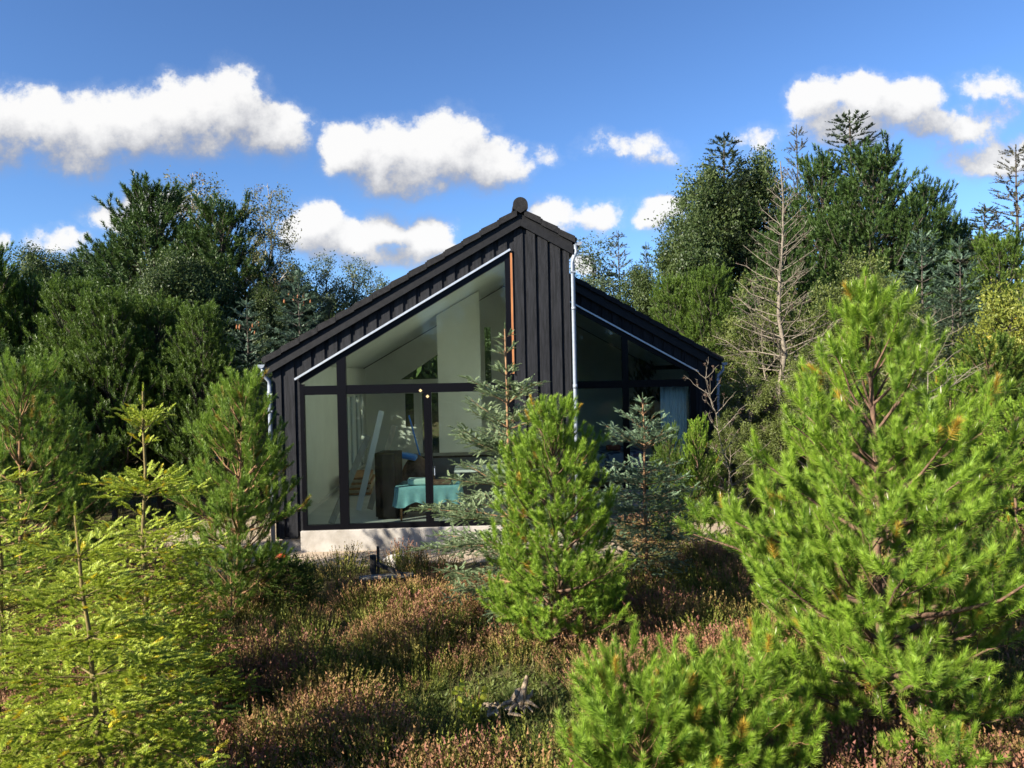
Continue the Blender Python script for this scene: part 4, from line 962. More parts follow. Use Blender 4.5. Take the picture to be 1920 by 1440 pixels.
# firs
def zy(py, Y): return CAMZ-(py-702)/F*Y
x, y, H, ln = stand(145, 955, 205, 4.85)
def dense_whorls(pts, step, n_=5):
    zz = np.arange(pts[0][0], pts[-1][0], step); a_ = np.array(pts, float)
    return [(z_, float(np.interp(z_, a_[:, 0], a_[:, 1]))*(1+.12*math.sin(i*2.3)), float(np.interp(z_, a_[:, 0], a_[:, 2])), n_) for i, z_ in enumerate(zz)]
wl = dense_whorls([(.12,.76,-6),(.58,.86,-2),(1.02,.68,4),(1.42,.44,11),(1.70,.27,20),(1.95,.15,30)], .25, 7)
me = fir(31, H, MF['fir_yellow'], M['bark_fir'], [w for w in wl if w[0] < H-.12], sl_=.095, needle=.27, nw=.055, nn=120, sub=.058, sub2=.060, rad=.022, lean=ln, leader=.30, curve=-.10, inter=12, flatn=.8, rise=.05)
put('fir_tree', me, x, y, .3, 'yellow green fir in the bottom left corner, nearest the camera', 'fir tree', G2)
Yf = 6.6; x, y, H, ln = stand(268, 727, 275, Yf)
zq = lambda p: zy(p, Yf)-.02
wl = [(zq(p_), .50+.38*(p_-965)/350, 6-8*(p_-965)/350, 6) for p_ in range(1330, 950, -33)]+[(zq(893),.42,12,8),(zq(883),.25,25,5),(zq(778),.19,40,7),(zq(768),.11,55,4),(zq(742),.07,25,3)]
me = fir(32, H, MF['fir_yellow'], M['bark_fir'], wl, sl_=.085, needle=.28, nw=.064, nn=80, sub=.062, sub2=.065, rad=.026, lean=ln, leader=.75, curve=.02, inter=26, flatn=.9, rise=.06)
put('fir_tree', me, x, y, 0, 'yellow green fir with a tall bare leader left of the house', 'fir tree', G2)
x, y, H, ln = stand(-5, 850, 5, 7.4)
wl = dense_whorls([(.2,.75,-3),(.8,.75,2),(1.4,.6,6),(1.9,.32,13),(2.15,.15,25)], .20)
me = fir(33, H, MF['fir_yellow'], M['bark_fir'], [w for w in wl if w[0] < H-.1], sl_=.085, needle=.28, nw=.075, nn=64, sub=.068, sub2=.075, rad=.028, lean=ln, curve=-.01, inter=20)
put('fir_tree', me, x, y, 0, 'yellow green fir at the left edge below the broad pine', 'fir tree', G2)
Yf = 8.9; x, y, H, ln = stand(944, 612, 962, Yf); zq = lambda p: zy(p, Yf)
wl = [(zq(1150),1.05,-4,5),(zq(1085),1.10,0,6),(zq(1020),1.08,6,6),(zq(965),1.0,12,6),(zq(905),.92,16,6),(zq(850),.82,22,6),(zq(795),.58,28,5),(zq(752),.50,32,5),(zq(700),.16,35,4),(zq(660),.10,35,4),(zq(630),.07,35,3)]
me = fir(34, H, MF['spruce_grey'], M['bark_light'], wl, sl_=.088, needle=.26, nw=.062, nn=100, sub=.052, sub2=.055, rad=.027, lean=ln, leader=.10, curve=-.04, inter=22, flatn=.8, ratio=.42, rise=.06)
put('spruce_tree', me, x, y, .9, 'grey green sparse spruce with an orange brown trunk before the front window', 'spruce tree')
Yf = 10.2; x, y, H, ln = stand(1205, 742, 1213, Yf); zq = lambda p: zy(p, Yf)
wl = [(zq(1085),.50,-8,5),(zq(1045),.62,-4,6),(zq(1015),.70,0,7),(zq(985),.74,0,7),(zq(960),.76,4,7),(zq(935),.70,6,7),(zq(910),.60,8,7),(zq(888),.50,12,6),(zq(842),.60,26,5),(zq(832),.40,30,4),(zq(805),.34,32,5),(zq(775),.12,35,4),(zq(758),.07,40,3)]
me = fir(35, H, MF['fir_blue'], M['bark_light'], wl, sl_=.090, needle=.26, nw=.075, nn=80, sub=.062, sub2=.07, rad=.030, lean=ln, leader=.12, curve=.05, inter=10, flatn=.6)
put('fir_tree', me, x, y, 0, 'blue green fir in front of the dark right window', 'fir tree', G2)
# ---- far trees: a few kinds, copied
bp1 = pine(41, 9, 2.6, 19, MF['pine_dark'], M['bark_dark'], sl_=.34, needle=.40, nw=.085, nn=44, sub=.27, sub2=.26, per=7, rad=.13, leader=.7, z0=.12, shape=.62, el0=5, elt=60)
bp2 = pine(42, 9, 2.7, 18, MF['pine_bush'], M['bark_dark'], sl_=.32, needle=.42, nw=.085, nn=44, sub=.27, sub2=.26, per=7, rad=.13, leader=.5, z0=.10, shape=.45, el0=10, elt=55)
wsp = lambda H, n, L0, sh=.9, e0=-12, e1=30: [(H*(.06+.92*i/(n-1)), L0*(1-i/(n-1))**sh+.15, e0+(e1-e0)*i/(n-1), 6) for i in range(n)]
bs1 = fir(43, 9, MF['spruce_dark'], M['bark_dark'], wsp(9, 26, 2.0), sl_=.24, needle=.34, nw=.11, nn=34, sub=.19, sub2=.20, rad=.12, leader=.5, curve=.06, flatn=1.0, ratio=.42, taper=.10)
bs2 = fir(44, 9, MF['spruce_brown'], M['bark_dark'], wsp(9, 20, 1.7, .8, -5, 35), sl_=.22, needle=.30, nw=.10, nn=30, sub=.22, sub2=.3, rad=.10, leader=.6, curve=.08, flatn=1.0, ratio=.35, taper=.10)
bs3 = fir(45, 6, MF['fir_silver'], M['bark_dark'], wsp(6, 17, 1.5, .8, 0, 30), sl_=.19, needle=.32, nw=.11, nn=36, sub=.13, sub2=.15, rad=.07, leader=.5, curve=.05, flatn=.6, taper=.10)
bo1 = broadleaf(46, 9, 2.3, MF['oak'], M['bark_dark'], n1=30, leaf=.065, nn=80, clump=.42, sub=.30, sub2=.24, dens=1.1, clr=1.0)
bo2 = broadleaf(47, 8, 1.5, MF['willow'], M['bark_dark'], n1=20, el=(75, 50), leaf=.055, nn=56, clump=.36, sub=.30, sub2=.25, shape='column', clr=.9)
bb1 = broadleaf(48, 9, 1.7, MF['birch'], M['bark_birch'], n1=22, el=(68, 45), leaf=.045, nn=30, clump=.34, droop=-.35, sub=.28, sub2=.24, rad=.075, drop_leaf=.15, clr=.8, z0=.3)
by1 = broadleaf(49, 4, 1.3, MF['yellow'], M['bark_dark'], n1=26, el=(70, 30), leaf=.035, nn=52, clump=.24, sub=.20, sub2=.18, rad=.04, clr=.9, z0=.08)
by2 = broadleaf(51, 5, 1.3, MF['olive'], M['bark_dark'], n1=26, el=(72, 35), leaf=.035, nn=46, clump=.24, sub=.22, sub2=.20, rad=.04, clr=.9, z0=.08)
bl1 = broadleaf(50, 4, 1.5, MF['olive'], M['bark_dead'], n1=22, el=(60, 20), leaf=.028, nn=40, clump=.20, sub=.17, sub2=.14, rad=.04, clr=.6, z0=.06, shape='round')
KH = dict(bp1=9, bp2=9, bs1=9, bs2=9, bs3=6, bo1=9, bo2=8, bb1=9, by1=4, bl1=4, by2=5)
ALL = dict(bp1=bp1, bp2=bp2, bs1=bs1, bs2=bs2, bs3=bs3, bo1=bo1, bo2=bo2, bb1=bb1, by1=by1, bl1=bl1, by2=by2)
KN = dict(bp1=('pine_tree', 'pine tree'), bp2=('pine_tree', 'pine tree'), bs1=('spruce_tree', 'spruce tree'), bs2=('spruce_tree', 'spruce tree'), bs3=('silver_fir', 'fir tree'), bo1=('broadleaf_tree', 'tree'), bo2=('broadleaf_tree', 'tree'), bb1=('birch_tree', 'birch tree'), by1=('leafy_bush', 'bush'), by2=('leafy_bush', 'bush'), bl1=('twiggy_bush', 'bush'))
GL = 'trees of the forest edge left of the house'; GR = 'trees of the forest edge right of the house'
FAR = [
 # kind, tip px, tip py, Y, width factor, label
 ('bp2', -30, 490, 17.5, .95, 'dark pine at the far left edge of the forest edge', GL),
 ('bp2', 60, 548, 18.0, .95, 'bushy pine second from the left in the dark pine wall', GL),
 ('bp2', 140, 555, 17.0, 1.0, 'bushy pine third from the left in the dark pine wall', GL),
 ('bp2', 215, 578, 16.4, 1.0, 'sunlit topped pine in the dark wall under the tall pair', GL),
 ('bp2', 300, 585, 17.2, 1.1, 'broad sunlit topped pine left of the small silver fir', GL),
 ('bp2', 385, 600, 16.6, .9, 'pine ending the dark wall beside the small silver fir', GL),
 ('bp1', 20, 660, 15.0, .9, 'shaded pine low in front of the dark wall at the left', GL),
 ('bp1', 300, 362, 27, 1.2, 'left one of the two tall dark pines left of the house', GL),
 ('bp1', 425, 395, 26, 1.2, 'right one of the two tall dark pines left of the house', GL),
 ('bp1', 235, 470, 28, 1.2, 'lower pine leaning on the left flank of the tall pair', GL),
 ('bb1', 372, 325, 30, 1.15, 'drooping birch rising behind the two tall pines', GL),
 ('bb1', 515, 345, 26, .85, 'airy birch standing alone against the sky left of the roof', GL),
 ('bo1', 85, 488, 38, 1.0, 'grey green broadleaf tree at the left skyline', GL),
 ('bo1', 145, 500, 40, 1.0, 'olive broadleaf tree in the middle of the left skyline', GL),
 ('bo1', 195, 492, 42, .9, 'brownish broadleaf tree beside the tall pines on the skyline', GL),
 ('bo1', 400, 520, 24, .9, 'olive broadleaf tree under the right tall pine', GL),
 ('bo1', 325, 500, 23, .9, 'olive broadleaf tree under the left tall pine', GL),
 ('bs3', 472, 568, 19, 1.0, 'silver fir with brown cones beside the dark pine wall', GL),
 ('bs3', 570, 512, 20.5, 1.0, 'silver fir with brown cones right behind the left eaves', GL),
 ('bo1', 560, 520, 31, .7, 'olive tree behind the silver fir at the left eaves', GL),
 ('bo2', 622, 508, 30, .8, 'left one of three slim poplars behind the roof slope', GL),
 ('bo2', 668, 512, 31, .9, 'middle one of three slim poplars behind the roof slope', GL),
 ('bo2', 712, 535, 30, .8, 'right one of three slim poplars behind the roof slope', GL),
 ('bo1', 505, 560, 24, .7, 'olive tree under the airy birch', GL),
 # right side
 ('bo2', 1120, 478, 30, 1.2, 'olive tree just right of the downpipe above the roof', GR),
 ('bs2', 1167, 440, 31, 1.0, 'sparse topped spruce above the right roof slope', GR),
 ('bs1', 1218, 462, 32, .6, 'thin dark spruce between the roof and the tall right trees', GR),
 ('bo1', 1200, 520, 29, .8, 'olive tree low behind the right roof slope', GR),
 ('bs1', 1368, 262, 27, 1.25, 'dark spruce top left of the dead larch on the skyline', GR),
 ('bo1', 1330, 345, 27, .8, 'broad olive tree at the left of the tall right trees', GR),
 ('bo1', 1425, 330, 28, .75, 'broad olive tree right behind the dead larch', GR),
 ('bo1', 1300, 430, 25, .8, 'lower olive tree at the left foot of the tall right trees', GR),
 ('bp2', 1265, 545, 22, .9, 'bushy green pine right behind the end of the roof', GR),
 ('bp2', 1340, 530, 21, .9, 'bushy green pine left of the dead larch trunk', GR),
 ('bs2', 1503, 246, 30, .7, 'thin brown topped spruce on the right skyline', GR),
 ('bs1', 1602, 222, 27, 1.4, 'highest dark spruce of the right skyline', GR),
 ('bp1', 1545, 312, 26, .8, 'dark pine between the dead larch and the highest spruce', GR),
 ('bp1', 1642, 296, 24.5, .95, 'big dark pine in front of the highest spruce', GR),
 ('bp1', 1745, 362, 28, .9, 'dark pine with rounded top right of the highest spruce', GR),
 ('bp1', 1800, 430, 29, .8, 'lower dark pine near the right edge of the skyline', GR),
 ('bp1', 1470, 440, 23, .9, 'dark pine behind the crown of the dead larch', GR),
 ('bs3', 1735, 440, 20, 1.0, 'grey green fir in the middle of the right forest edge', GR),
 ('bs3', 1805, 455, 19, .9, 'grey green fir with dense needles left of the yellow bush', GR),
 ('bs3', 1680, 520, 20, .9, 'grey green fir directly behind the tip of the tallest pine', GR),
 ('bs2', 1912, 282, 23, 1.3, 'brown spruce cut by the right edge of the picture', GR),
 ('bs1', 1852, 392, 26, 1.2, 'dark spruce left of the brown one at the right edge', GR),
 ('bs1', 1790, 545, 17, 1.1, 'dense dark green spruce behind the light green pines', GR),
 ('bs1', 1440, 300, 29, 1.0, 'dark spruce half hidden by the crown of the dead larch', GR),
 ('bs1', 1690, 395, 25, 1.2, 'dark spruce between the big dark pine and the rounded one', GR),
 ('bs3', 1640, 560, 17, .9, 'low grey green fir behind the left flank of the tallest pine top', GR),
 ('bs1', 1760, 640, 14.5, 1.0, 'dark green spruce low behind the light green pines', GR),
 ('bp2', 1880, 470, 20, .9, 'green pine above the yellow bush at the right edge', GR),
 ('by1', 1895, 575, 14.5, .8, 'yellow leaved bush at the right edge above the pines', 'yellowing bushes of the forest edge'),
 ('by2', 1625, 505, 17, .9, 'tall yellow green bush behind the tip of the tallest pine', 'yellowing bushes of the forest edge'),
 ('by2', 1700, 590, 16, .8, 'yellow green bush between the tallest pine and the grey green firs', 'yellowing bushes of the forest edge'),
 ('by2', 1555, 560, 18, .8, 'yellow green bush right of the dead larch trunk', 'yellowing bushes of the forest edge'),
 ('bl1', 1410, 700, 15.5, 1.0, 'olive twiggy bush left of the dead larch trunk', 'twiggy bushes around the dead larch'),
 ('bl1', 1520, 680, 15.0, 1.0, 'olive twiggy bush right of the dead larch trunk', 'twiggy bushes around the dead larch'),
 ('bl1', 1370, 790, 14.2, .9, 'low olive bush beside the right corner of the house', 'twiggy bushes around the dead larch'),
 ('bl1', 1440, 560, 18.5, 1.1, 'high olive bush behind the dead larch', 'twiggy bushes around the dead larch'),
]
FARO = {}
for (k, ptx, pty, Y, wd, lab, grp) in FAR:
    x, y, H, ln = stand(ptx, pty, ptx, Y); s_ = H/KH[k]
    nm, ct = KN[k]
    FARO[lab] = put(nm, ALL[k], x, y, ptx*1.3, lab, ct, grp, sc=(s_*wd, s_*wd, s_))
# ---- trees behind the house, seen through its rear windows, and behind the camera, seen in the panes
for (k, x, y, s_, lab) in [
  ('bp2', -4.2, 33, .6, 'green pine seen through the rear door of the house'), ('bl1', -2.4, 30, .5, 'low bush seen through the rear door of the house'),
  ('bo1', 1.5, 34, .75, 'olive tree seen through the narrow rear window'), ('bp1', -1.2, 36, .6, 'dark pine seen through the triangular rear window')]:
    nm, ct = KN[k]; put(nm, ALL[k], x, y, x, lab, ct, 'trees behind the house', sc=s_)
MIR = ['dark pine furthest left', 'second olive tree from the left', 'left birch', 'middle olive tree', 'dark pine right of the middle', 'right birch', 'olive tree furthest right', 'olive tree furthest left', 'bushy pine directly', 'bushy pine right of the middle, farthest']
for i, (k, x, y, s_) in enumerate([('bp1', -9, -13, .9), ('bo1', -5, -17, .9), ('bb1', -1.5, -15, 1.0), ('bo1', 2.5, -16, .85), ('bp1', 6.5, -14, .85), ('bb1', 10, -16, .9), ('bo1', 14, -15, .9), ('bo1', -13, -15, .8), ('bp2', 0.5, -19, .9), ('bp2', 4.5, -20, .9)]):
    nm, ct = KN[k]; put(nm, ALL[k], x, y, x, MIR[i]+' behind the viewer, mirrored in the window panes', ct, 'trees mirrored in the panes', sc=s_)

# ---- dead larch
def bare_tree(seed, H, wh, rad, mat_b, lean=(0, 0), sub=.2, sub2=.16, curve=.5, cones=0):
    rng = np.random.default_rng(seed); tp_ = trunk_line(H, lean, rng, wob=.012)
    wood = [(tp_[None], np.linspace(rad, rad*.12, len(tp_))[None], 9)]
    st, dd_, ln_ = [], [], []
    for (z_, l_, e_, n_) in wh:
        a_ = rng.random()*6.28+np.arange(n_)*2*np.pi/n_+rng.normal(size=n_)*.3; e_r = np.radians(e_+rng.normal(size=n_)*8)
        st.append(z_+rng.normal(size=n_)*.06); dd_.append(np.stack([np.cos(a_)*np.cos(e_r), np.sin(a_)*np.cos(e_r), np.sin(e_r)], 1)); ln_.append(l_*(.6+.55*rng.random(n_)))
    st = np.clip(np.concatenate(st), 0, H*.99); dd_ = np.concatenate(dd_); ln_ = np.concatenate(ln_)
    B1 = lines(trunk_at(tp_, H, st), dd_, ln_, curve, rng, .03)
    B2, l2 = spawn(B1, ln_, sub, .25, 50, lambda t, Lp: np.clip(.5*Lp*(1.1-t), .08, .8), rng, flat=.4, curve=.1, rise=.12, jit=.07)
    B3, l3 = spawn(B2, l2, sub2, .25, 50, lambda t, Lp: np.clip(.5*Lp*(1.1-t), .05, .3), rng, flat=.3, curve=.05, jit=.1)
    br = [(B1, (.004+.0085*ln_)[:, None]*np.linspace(1, .3, 6)[None], 5), (B2, (.0035+.003*l2)[:, None]*np.linspace(1, .5, 6)[None], 4), (B3, np.full(len(l3), .0028)[:, None]*np.linspace(1, .7, 6)[None], 3)]
    tw_ = wood_mesh('trunk', wood, mat_b), wood_mesh('branches', br, mat_b)
    p, d = samp(np.repeat(B2, 2, 0), rng.random(2*len(B2)))
    k_ = rng.random(len(p)) < cones; p, d = p[k_], d[k_]
    T = [tmpl_leaf(10, .8, rng, .5)]
    cn = fol_mesh('cones', [emit(T, p, d, np.full(len(p), .030), rng)], MF['redbrown'])
    return tw_, cn
x, y, H, ln = stand(1463, 300, 1470, 16.2)
nq = int((H-.6)/.24)
wh = [(.5+.24*i, 1.75*(1-i/nq)**.8+.22, 0+38*(i/nq)**1.2, 5) for i in range(nq)]
tw_, cn = bare_tree(61, H, wh, .080, M['bark_dead'], ln, sub=.12, sub2=.10, curve=.22, cones=.12)
o = empty('dead_larch', (x, y, 0), 0, 'tall dead larch with bare pale branches right of the house', 'dead tree')
link('trunk', tw_[0], o); link('branches', tw_[1], o); c_ = link('cones', cn, o)
x, y, H, ln = stand(1322, 700, 1400, 13.0)
wh = [(.4+.30*i, .75*max(1-i/10, .05)**.7+.12, 15+3*i, 3) for i in range(int(H/.31))]
tw_, cn = bare_tree(62, H, wh, .018, M['bark_dead'], ln, sub=.14, sub2=.12, curve=.2, cones=.5)
o = empty('dead_shrub', (x, y, 0), 0, 'small leaning dead larch with cones by the right house corner', 'dead tree')
link('trunk', tw_[0], o); link('branches', tw_[1], o); link('cones', cn, o)
x, y, H, ln = stand(1738, 598, 1742, 12.0)
wh = [(H-.15, .42, 25, 5), (H-.45, .6, 18, 5), (H-.85, .8, 25, 5), (H-1.3, .9, 25, 5)]
tw_, cn = bare_tree(63, H, wh, .025, M['bark_dead'], ln, sub=.15, sub2=.12, curve=.15, cones=.1)
o = empty('dead_fir', (x, y, 0), 0, 'bare tipped dead fir standing right of the tallest pine', 'dead tree')
link('trunk', tw_[0], o); link('branches', tw_[1], o)
# cones on the silver firs
def cones_on(o, Ht, n, seed):
    rng = np.random.default_rng(seed)
    for i in range(n):
        a_ = rng.random()*6.28; r_ = rng.uniform(.12, .42); z_ = Ht-rng.uniform(.55, .95)
        mb = MB(); mb.tube([(r_*math.cos(a_), r_*math.sin(a_), z_+k*.028) for k in range(6)], [.012, .026, .030, .027, .018, .004], 8)
        mb.build('cone', M['cone'], o, smooth=True)
M['cone'] = surf('fir_cone', (.34,.14,.06), (.20,.08,.035), .8, 40, .2, .5, 80)
for lab, n_, sd_ in (('silver fir with brown cones beside the dark pine wall', 9, 1), ('silver fir with brown cones right behind the left eaves', 7, 2)):
    cones_on(FARO[lab], 6.0, n_, sd_)

# ================================================================ HEATHER AND UNDERGROWTH
def heather_tmpl(rng):
    n = 12; T = []; tips = []
    for k in range(3):                                    # a branching sprig: three stalks
        az = rng.random()*6.28; t_ = .06+.16*rng.random(); d = np.array([math.sin(t_)*math.cos(az), math.sin(t_)*math.sin(az), math.cos(t_)])
        L_ = .70+.30*rng.random(); z = np.linspace(.30, 1, n)*L_
        base = d[None]*z[:, None]; a2 = rng.random(n)*6.28; tl_ = np.radians(30)
        dd = unit(d[None]*math.cos(tl_)+np.stack([np.cos(a2), np.sin(a2), 0*a2], 1)*math.sin(tl_))
        T.append(needle_tris(base, dd, np.full(n, .105)*(1-.45*z), .040, rng)); tips.append(np.repeat(z/L_, 3))
    return np.concatenate(T), np.concatenate(tips)
def heather_mat():
    m, t = newmat('heather')
    a1 = N(t, 'ShaderNodeAttribute', attribute_name='rnd'); a2 = N(t, 'ShaderNodeAttribute', attribute_name='tip'); a3 = N(t, 'ShaderNodeAttribute', attribute_name='clump')
    g_ = N(t, 'ShaderNodeMix', data_type='RGBA'); L(t, a1.outputs['Fac'], g_.inputs['Factor']); g_.inputs['A'].default_value = (.050,.075,.012,1); g_.inputs['B'].default_value = (.20,.21,.036,1)
    pk = N(t, 'ShaderNodeMix', data_type='RGBA'); L(t, a3.outputs['Fac'], pk.inputs['Factor']); pk.inputs['A'].default_value = (.40,.245,.09,1); pk.inputs['B'].default_value = (.25,.105,.08,1)
    mr = N(t, 'ShaderNodeMapRange', ins={'From Min': .55, 'From Max': .95}); L(t, a2.outputs['Fac'], mr.inputs['Value'])
    ff = N(t, 'ShaderNodeMath', operation='MULTIPLY'); L(t, mr.outputs[0], ff.inputs[0])
    c1 = N(t, 'ShaderNodeMapRange', ins={'From Min': .15, 'From Max': .5}); L(t, a3.outputs['Fac'], c1.inputs['Value']); L(t, c1.outputs[0], ff.inputs[1])
    c = N(t, 'ShaderNodeMix', data_type='RGBA'); L(t, ff.outputs[0], c.inputs['Factor']); L(t, g_.outputs['Result'], c.inputs['A']); L(t, pk.outputs['Result'], c.inputs['B'])
    p = N(t, 'ShaderNodeBsdfPrincipled', ins={'Roughness': .7, 'Specular IOR Level': .2}); L(t, c.outputs['Result'], p.inputs['Base Color'])
    tr = N(t, 'ShaderNodeBsdfTranslucent'); L(t, c.outputs['Result'], tr.inputs['Color'])
    mxs = N(t, 'ShaderNodeMixShader', ins={0: .3}); L(t, p.outputs[0], mxs.inputs[1]); L(t, tr.outputs[0], mxs.inputs[2])
    o = N(t, 'ShaderNodeOutputMaterial'); L(t, mxs.outputs[0], o.inputs[0]); return m
def heather():
    rng = np.random.default_rng(77)
    C = []
    for _ in range(5200):
        y_ = rng.uniform(3.6, 13.2); x_ = rng.uniform(-1, 1)*(.72*y_+1.2)
        if y_ > 12.1 and -4.2 < x_ < 2.2: continue
        if y_ > 11.4 and -4.2 < x_ < 2.2 and rng.random() < .6: continue
        if ((x_-.05)/.75)**2+((y_-6.95)/.45)**2 < 1: continue                    # mossy hollow
        if ((x_+.10)/.35)**2+((y_-6.15)/.35)**2 < 1: continue
        if ((x_-.25)/.55)**2+((y_-6.30)/.40)**2 < 1: continue                    # around the root
        if ((x_+1.45)/.55)**2+((y_-10.5)/.65)**2 < 1: continue                   # around the broken fence
        if y_ > 11.3 and -4.2 < x_ < 2.2 and rng.random() < .5: continue
        if y_ > 10.6 and -4.2 < x_ < 2.2 and rng.random() < .35: continue
        if rng.random() < .5*(y_-3.6)/10: continue
        C.append((x_, y_))
    C = np.array(C)[:1250]; n = len(C)
    big = rng.uniform(.55, 1.45, n); clump = np.clip(.52+.30*np.sin(C[:, 0]*1.3+C[:, 1]*.8)+rng.normal(size=n)*.33, 0, 1)
    per = (46*big).astype(int); idx = np.repeat(np.arange(n), per); m = len(idx)
    r_ = np.sqrt(rng.random(m))*.30*big[idx]; a_ = rng.random(m)*6.28
    px_, py_ = C[idx, 0]+r_*np.cos(a_), C[idx, 1]+r_*np.sin(a_)
    hgt = np.maximum(.37-.16*(r_/.3)**2/big[idx], .14)*big[idx]**.8*(.8+.4*rng.random(m))
    tl_ = r_/.30*.55
    d = unit(np.stack([np.sin(tl_)*np.cos(a_), np.sin(tl_)*np.sin(a_), np.cos(tl_)], 1)+rng.normal(size=(m, 3))*.10)
    p = np.stack([px_, py_, gz(px_, py_)-.02], 1)
    TT_ = [heather_tmpl(rng) for _ in range(6)]
    V_, Rn, Tp, Cl = [], [], [], []
    pick = rng.integers(0, 6, m); rnd = rng.random(m)
    for k, (T, tp_) in enumerate(TT_):
        mk = pick == k; z = d[mk]; upv = unit(rng.normal(size=(mk.sum(), 3))); x_ = unit(np.cross(upv, z)); y_ = np.cross(z, x_); Rm = np.stack([x_, y_, z], 1)
        v = np.einsum('tvk,nkj->ntvj', T, Rm)*hgt[mk][:, None, None, None]+p[mk][:, None, None]
        V_.append(v.reshape(-1, 3)); q = mk.sum()
        Tp.append(np.tile(tp_, q)); Rn.append(np.repeat(rnd[mk], len(T)*3)); Cl.append(np.repeat(clump[idx][mk], len(T)*3))
    V_ = np.concatenate(V_)
    me = np_mesh('heather', V_, np.arange(len(V_)).reshape(-1, 3), heather_mat(), {'rnd': np.concatenate(Rn), 'tip': np.concatenate(Tp), 'clump': np.concatenate(Cl)})
    print('heather tris', len(V_)//3, 'clumps', n)
    tag(link('heather', me), 'brown pink heather covering the ground before the house', 'heather', kind='stuff')
heather()
def grass():
    rng = np.random.default_rng(9); n = 26000
    y_ = 3.8+np.sqrt(rng.random(n))*24; x_ = rng.uniform(-1, 1, n)*(.72*y_+1)
    k_ = ~((y_ > 12.2) & (y_ < 22.5) & (x_ > -3.7) & (x_ < 5.4)) & ((y_ < 12) | (rng.random(n) < .4) | (x_ > 5.5))
    x_, y_ = x_[k_], y_[k_]
    p = np.stack([x_, y_, gz(x_, y_)-.01], 1)
    bl = []
    for _ in range(4):
        q = 9; a_ = rng.random(q)*6.28; t_ = rng.random(q)*.7
        dd = np.stack([np.sin(t_)*np.cos(a_), np.sin(t_)*np.sin(a_), np.cos(t_)], 1); bl.append(needle_tris(rng.normal(size=(q, 3))*np.array([.15, .15, 0]), dd, .6+.6*rng.random(q), .05, rng))
    f = emit(bl, p, np.tile(UP, (len(p), 1)), .10+.14*rng.random(len(p)), rng)
    me = fol_mesh('grass', [f], foliage('grass_blades', (.06,.10,.015), (.22,.20,.06), (.28,.22,.09), .35, .6))
    tag(link('grass', me), 'thin green and straw coloured grass between the heather', 'grass', kind='stuff')
grass()
def tussock(px_, py_, Y_, sz, lab, sd_):
    rng = np.random.default_rng(sd_); q = 260; a_ = rng.random(q)*6.28; t_ = rng.random(q)**.7*1.1
    dd = np.stack([np.sin(t_)*np.cos(a_), np.sin(t_)*np.sin(a_), np.cos(t_)], 1); T = needle_tris(rng.normal(size=(q, 3))*np.array([.06, .06, 0]), dd, .6+.6*rng.random(q), .022, rng)
    x_ = at(px_, py_, Y_).x; f = emit([T], np.array([[0, 0, 0.]]), UP[None], np.array([sz]), rng)
    f = (f[0], rng.random(q).repeat(3), f[2]); me = fol_mesh('grass_tuft', [f], GM); o = link('grass_tuft', me); o.location = (x_, Y_, float(gz(x_, Y_)))
    tag(o, lab, 'grass tuft', 'grass tufts in the hollow')
GM = foliage('tuft_blades', (.07,.13,.018), (.16,.24,.05), (.22,.25,.08), .35, .5)
tussock(762, 1345, 6.75, .22, 'green grass tuft in the shaded hollow left of the yellow sapling', 1)
tussock(958, 1345, 6.9, .17, 'green grass tuft right behind the bleached root', 2)
tussock(830, 1290, 7.3, .16, 'small grass tuft at the back of the shaded hollow', 3)
def undergrowth():
    rng = np.random.default_rng(21); n = 2600
    x_ = rng.normal(size=n)*.55+.1; y_ = 6.75+rng.normal(size=n)*.38
    p = np.stack([x_, y_, gz(x_, y_)-.005], 1)
    T = [tmpl_leaf(8, .42, rng, .8) for _ in range(4)]
    f = emit(T, p, np.tile(UP, (n, 1)), rng.uniform(.025, .055, n), rng)
    tag(link('low_plants', fol_mesh('low_plants', [f], MF['olive'])), 'low green moss and creeping leaves in the hollow round the bleached root', 'ground cover', kind='stuff')
undergrowth()
# distant wood closing the horizon
def far_wood():
    rng = np.random.default_rng(8); n = 9000
    a_ = rng.uniform(-math.pi, math.pi, n); r_ = rng.uniform(48, 62, n)
    p = np.stack([np.sin(a_)*r_, np.cos(a_)*r_, rng.random(n)**.8*(4.2+1.2*np.sin(a_*23)+.8*np.sin(a_*51))], 1)
    T = [tmpl_leaf(16, .30, rng, .9) for _ in range(4)]
    f = emit(T, p, np.tile(UP, (n, 1)), rng.uniform(1.6, 2.6, n), rng)
    tag(link('distant_wood', fol_mesh('distant_wood', [f], MF['oak'])), 'distant wood closing the view behind everything', 'wood', kind='stuff')
far_wood()

# ================================================================ SMALL THINGS ON THE HEATH
# remains of a post and rail
Yp = 10.9
x = at(699, 1045, Yp).x
t = empty('broken_fence', (x, Yp, .05), R(10), 'dark broken fence post with a slanting rail in the heather', 'fence post')
MB().box(-.045, .045, -.045, .045, -.1, .38).build('post', M['pole'], t, bevel=.012)
MB().box(.055, .095, -.02, .03, -.1, .50).build('post', M['pole'], t, bevel=.008)
MB().bar((.05, -.06, .27), (.46, -.16, .08), .055, .055).build('rail', M['pole'], t, bevel=.008)
MB().bar((-.20, -.12, .10), (.55, -.12, .10), .14, .035).build('plank', M['board'], t)
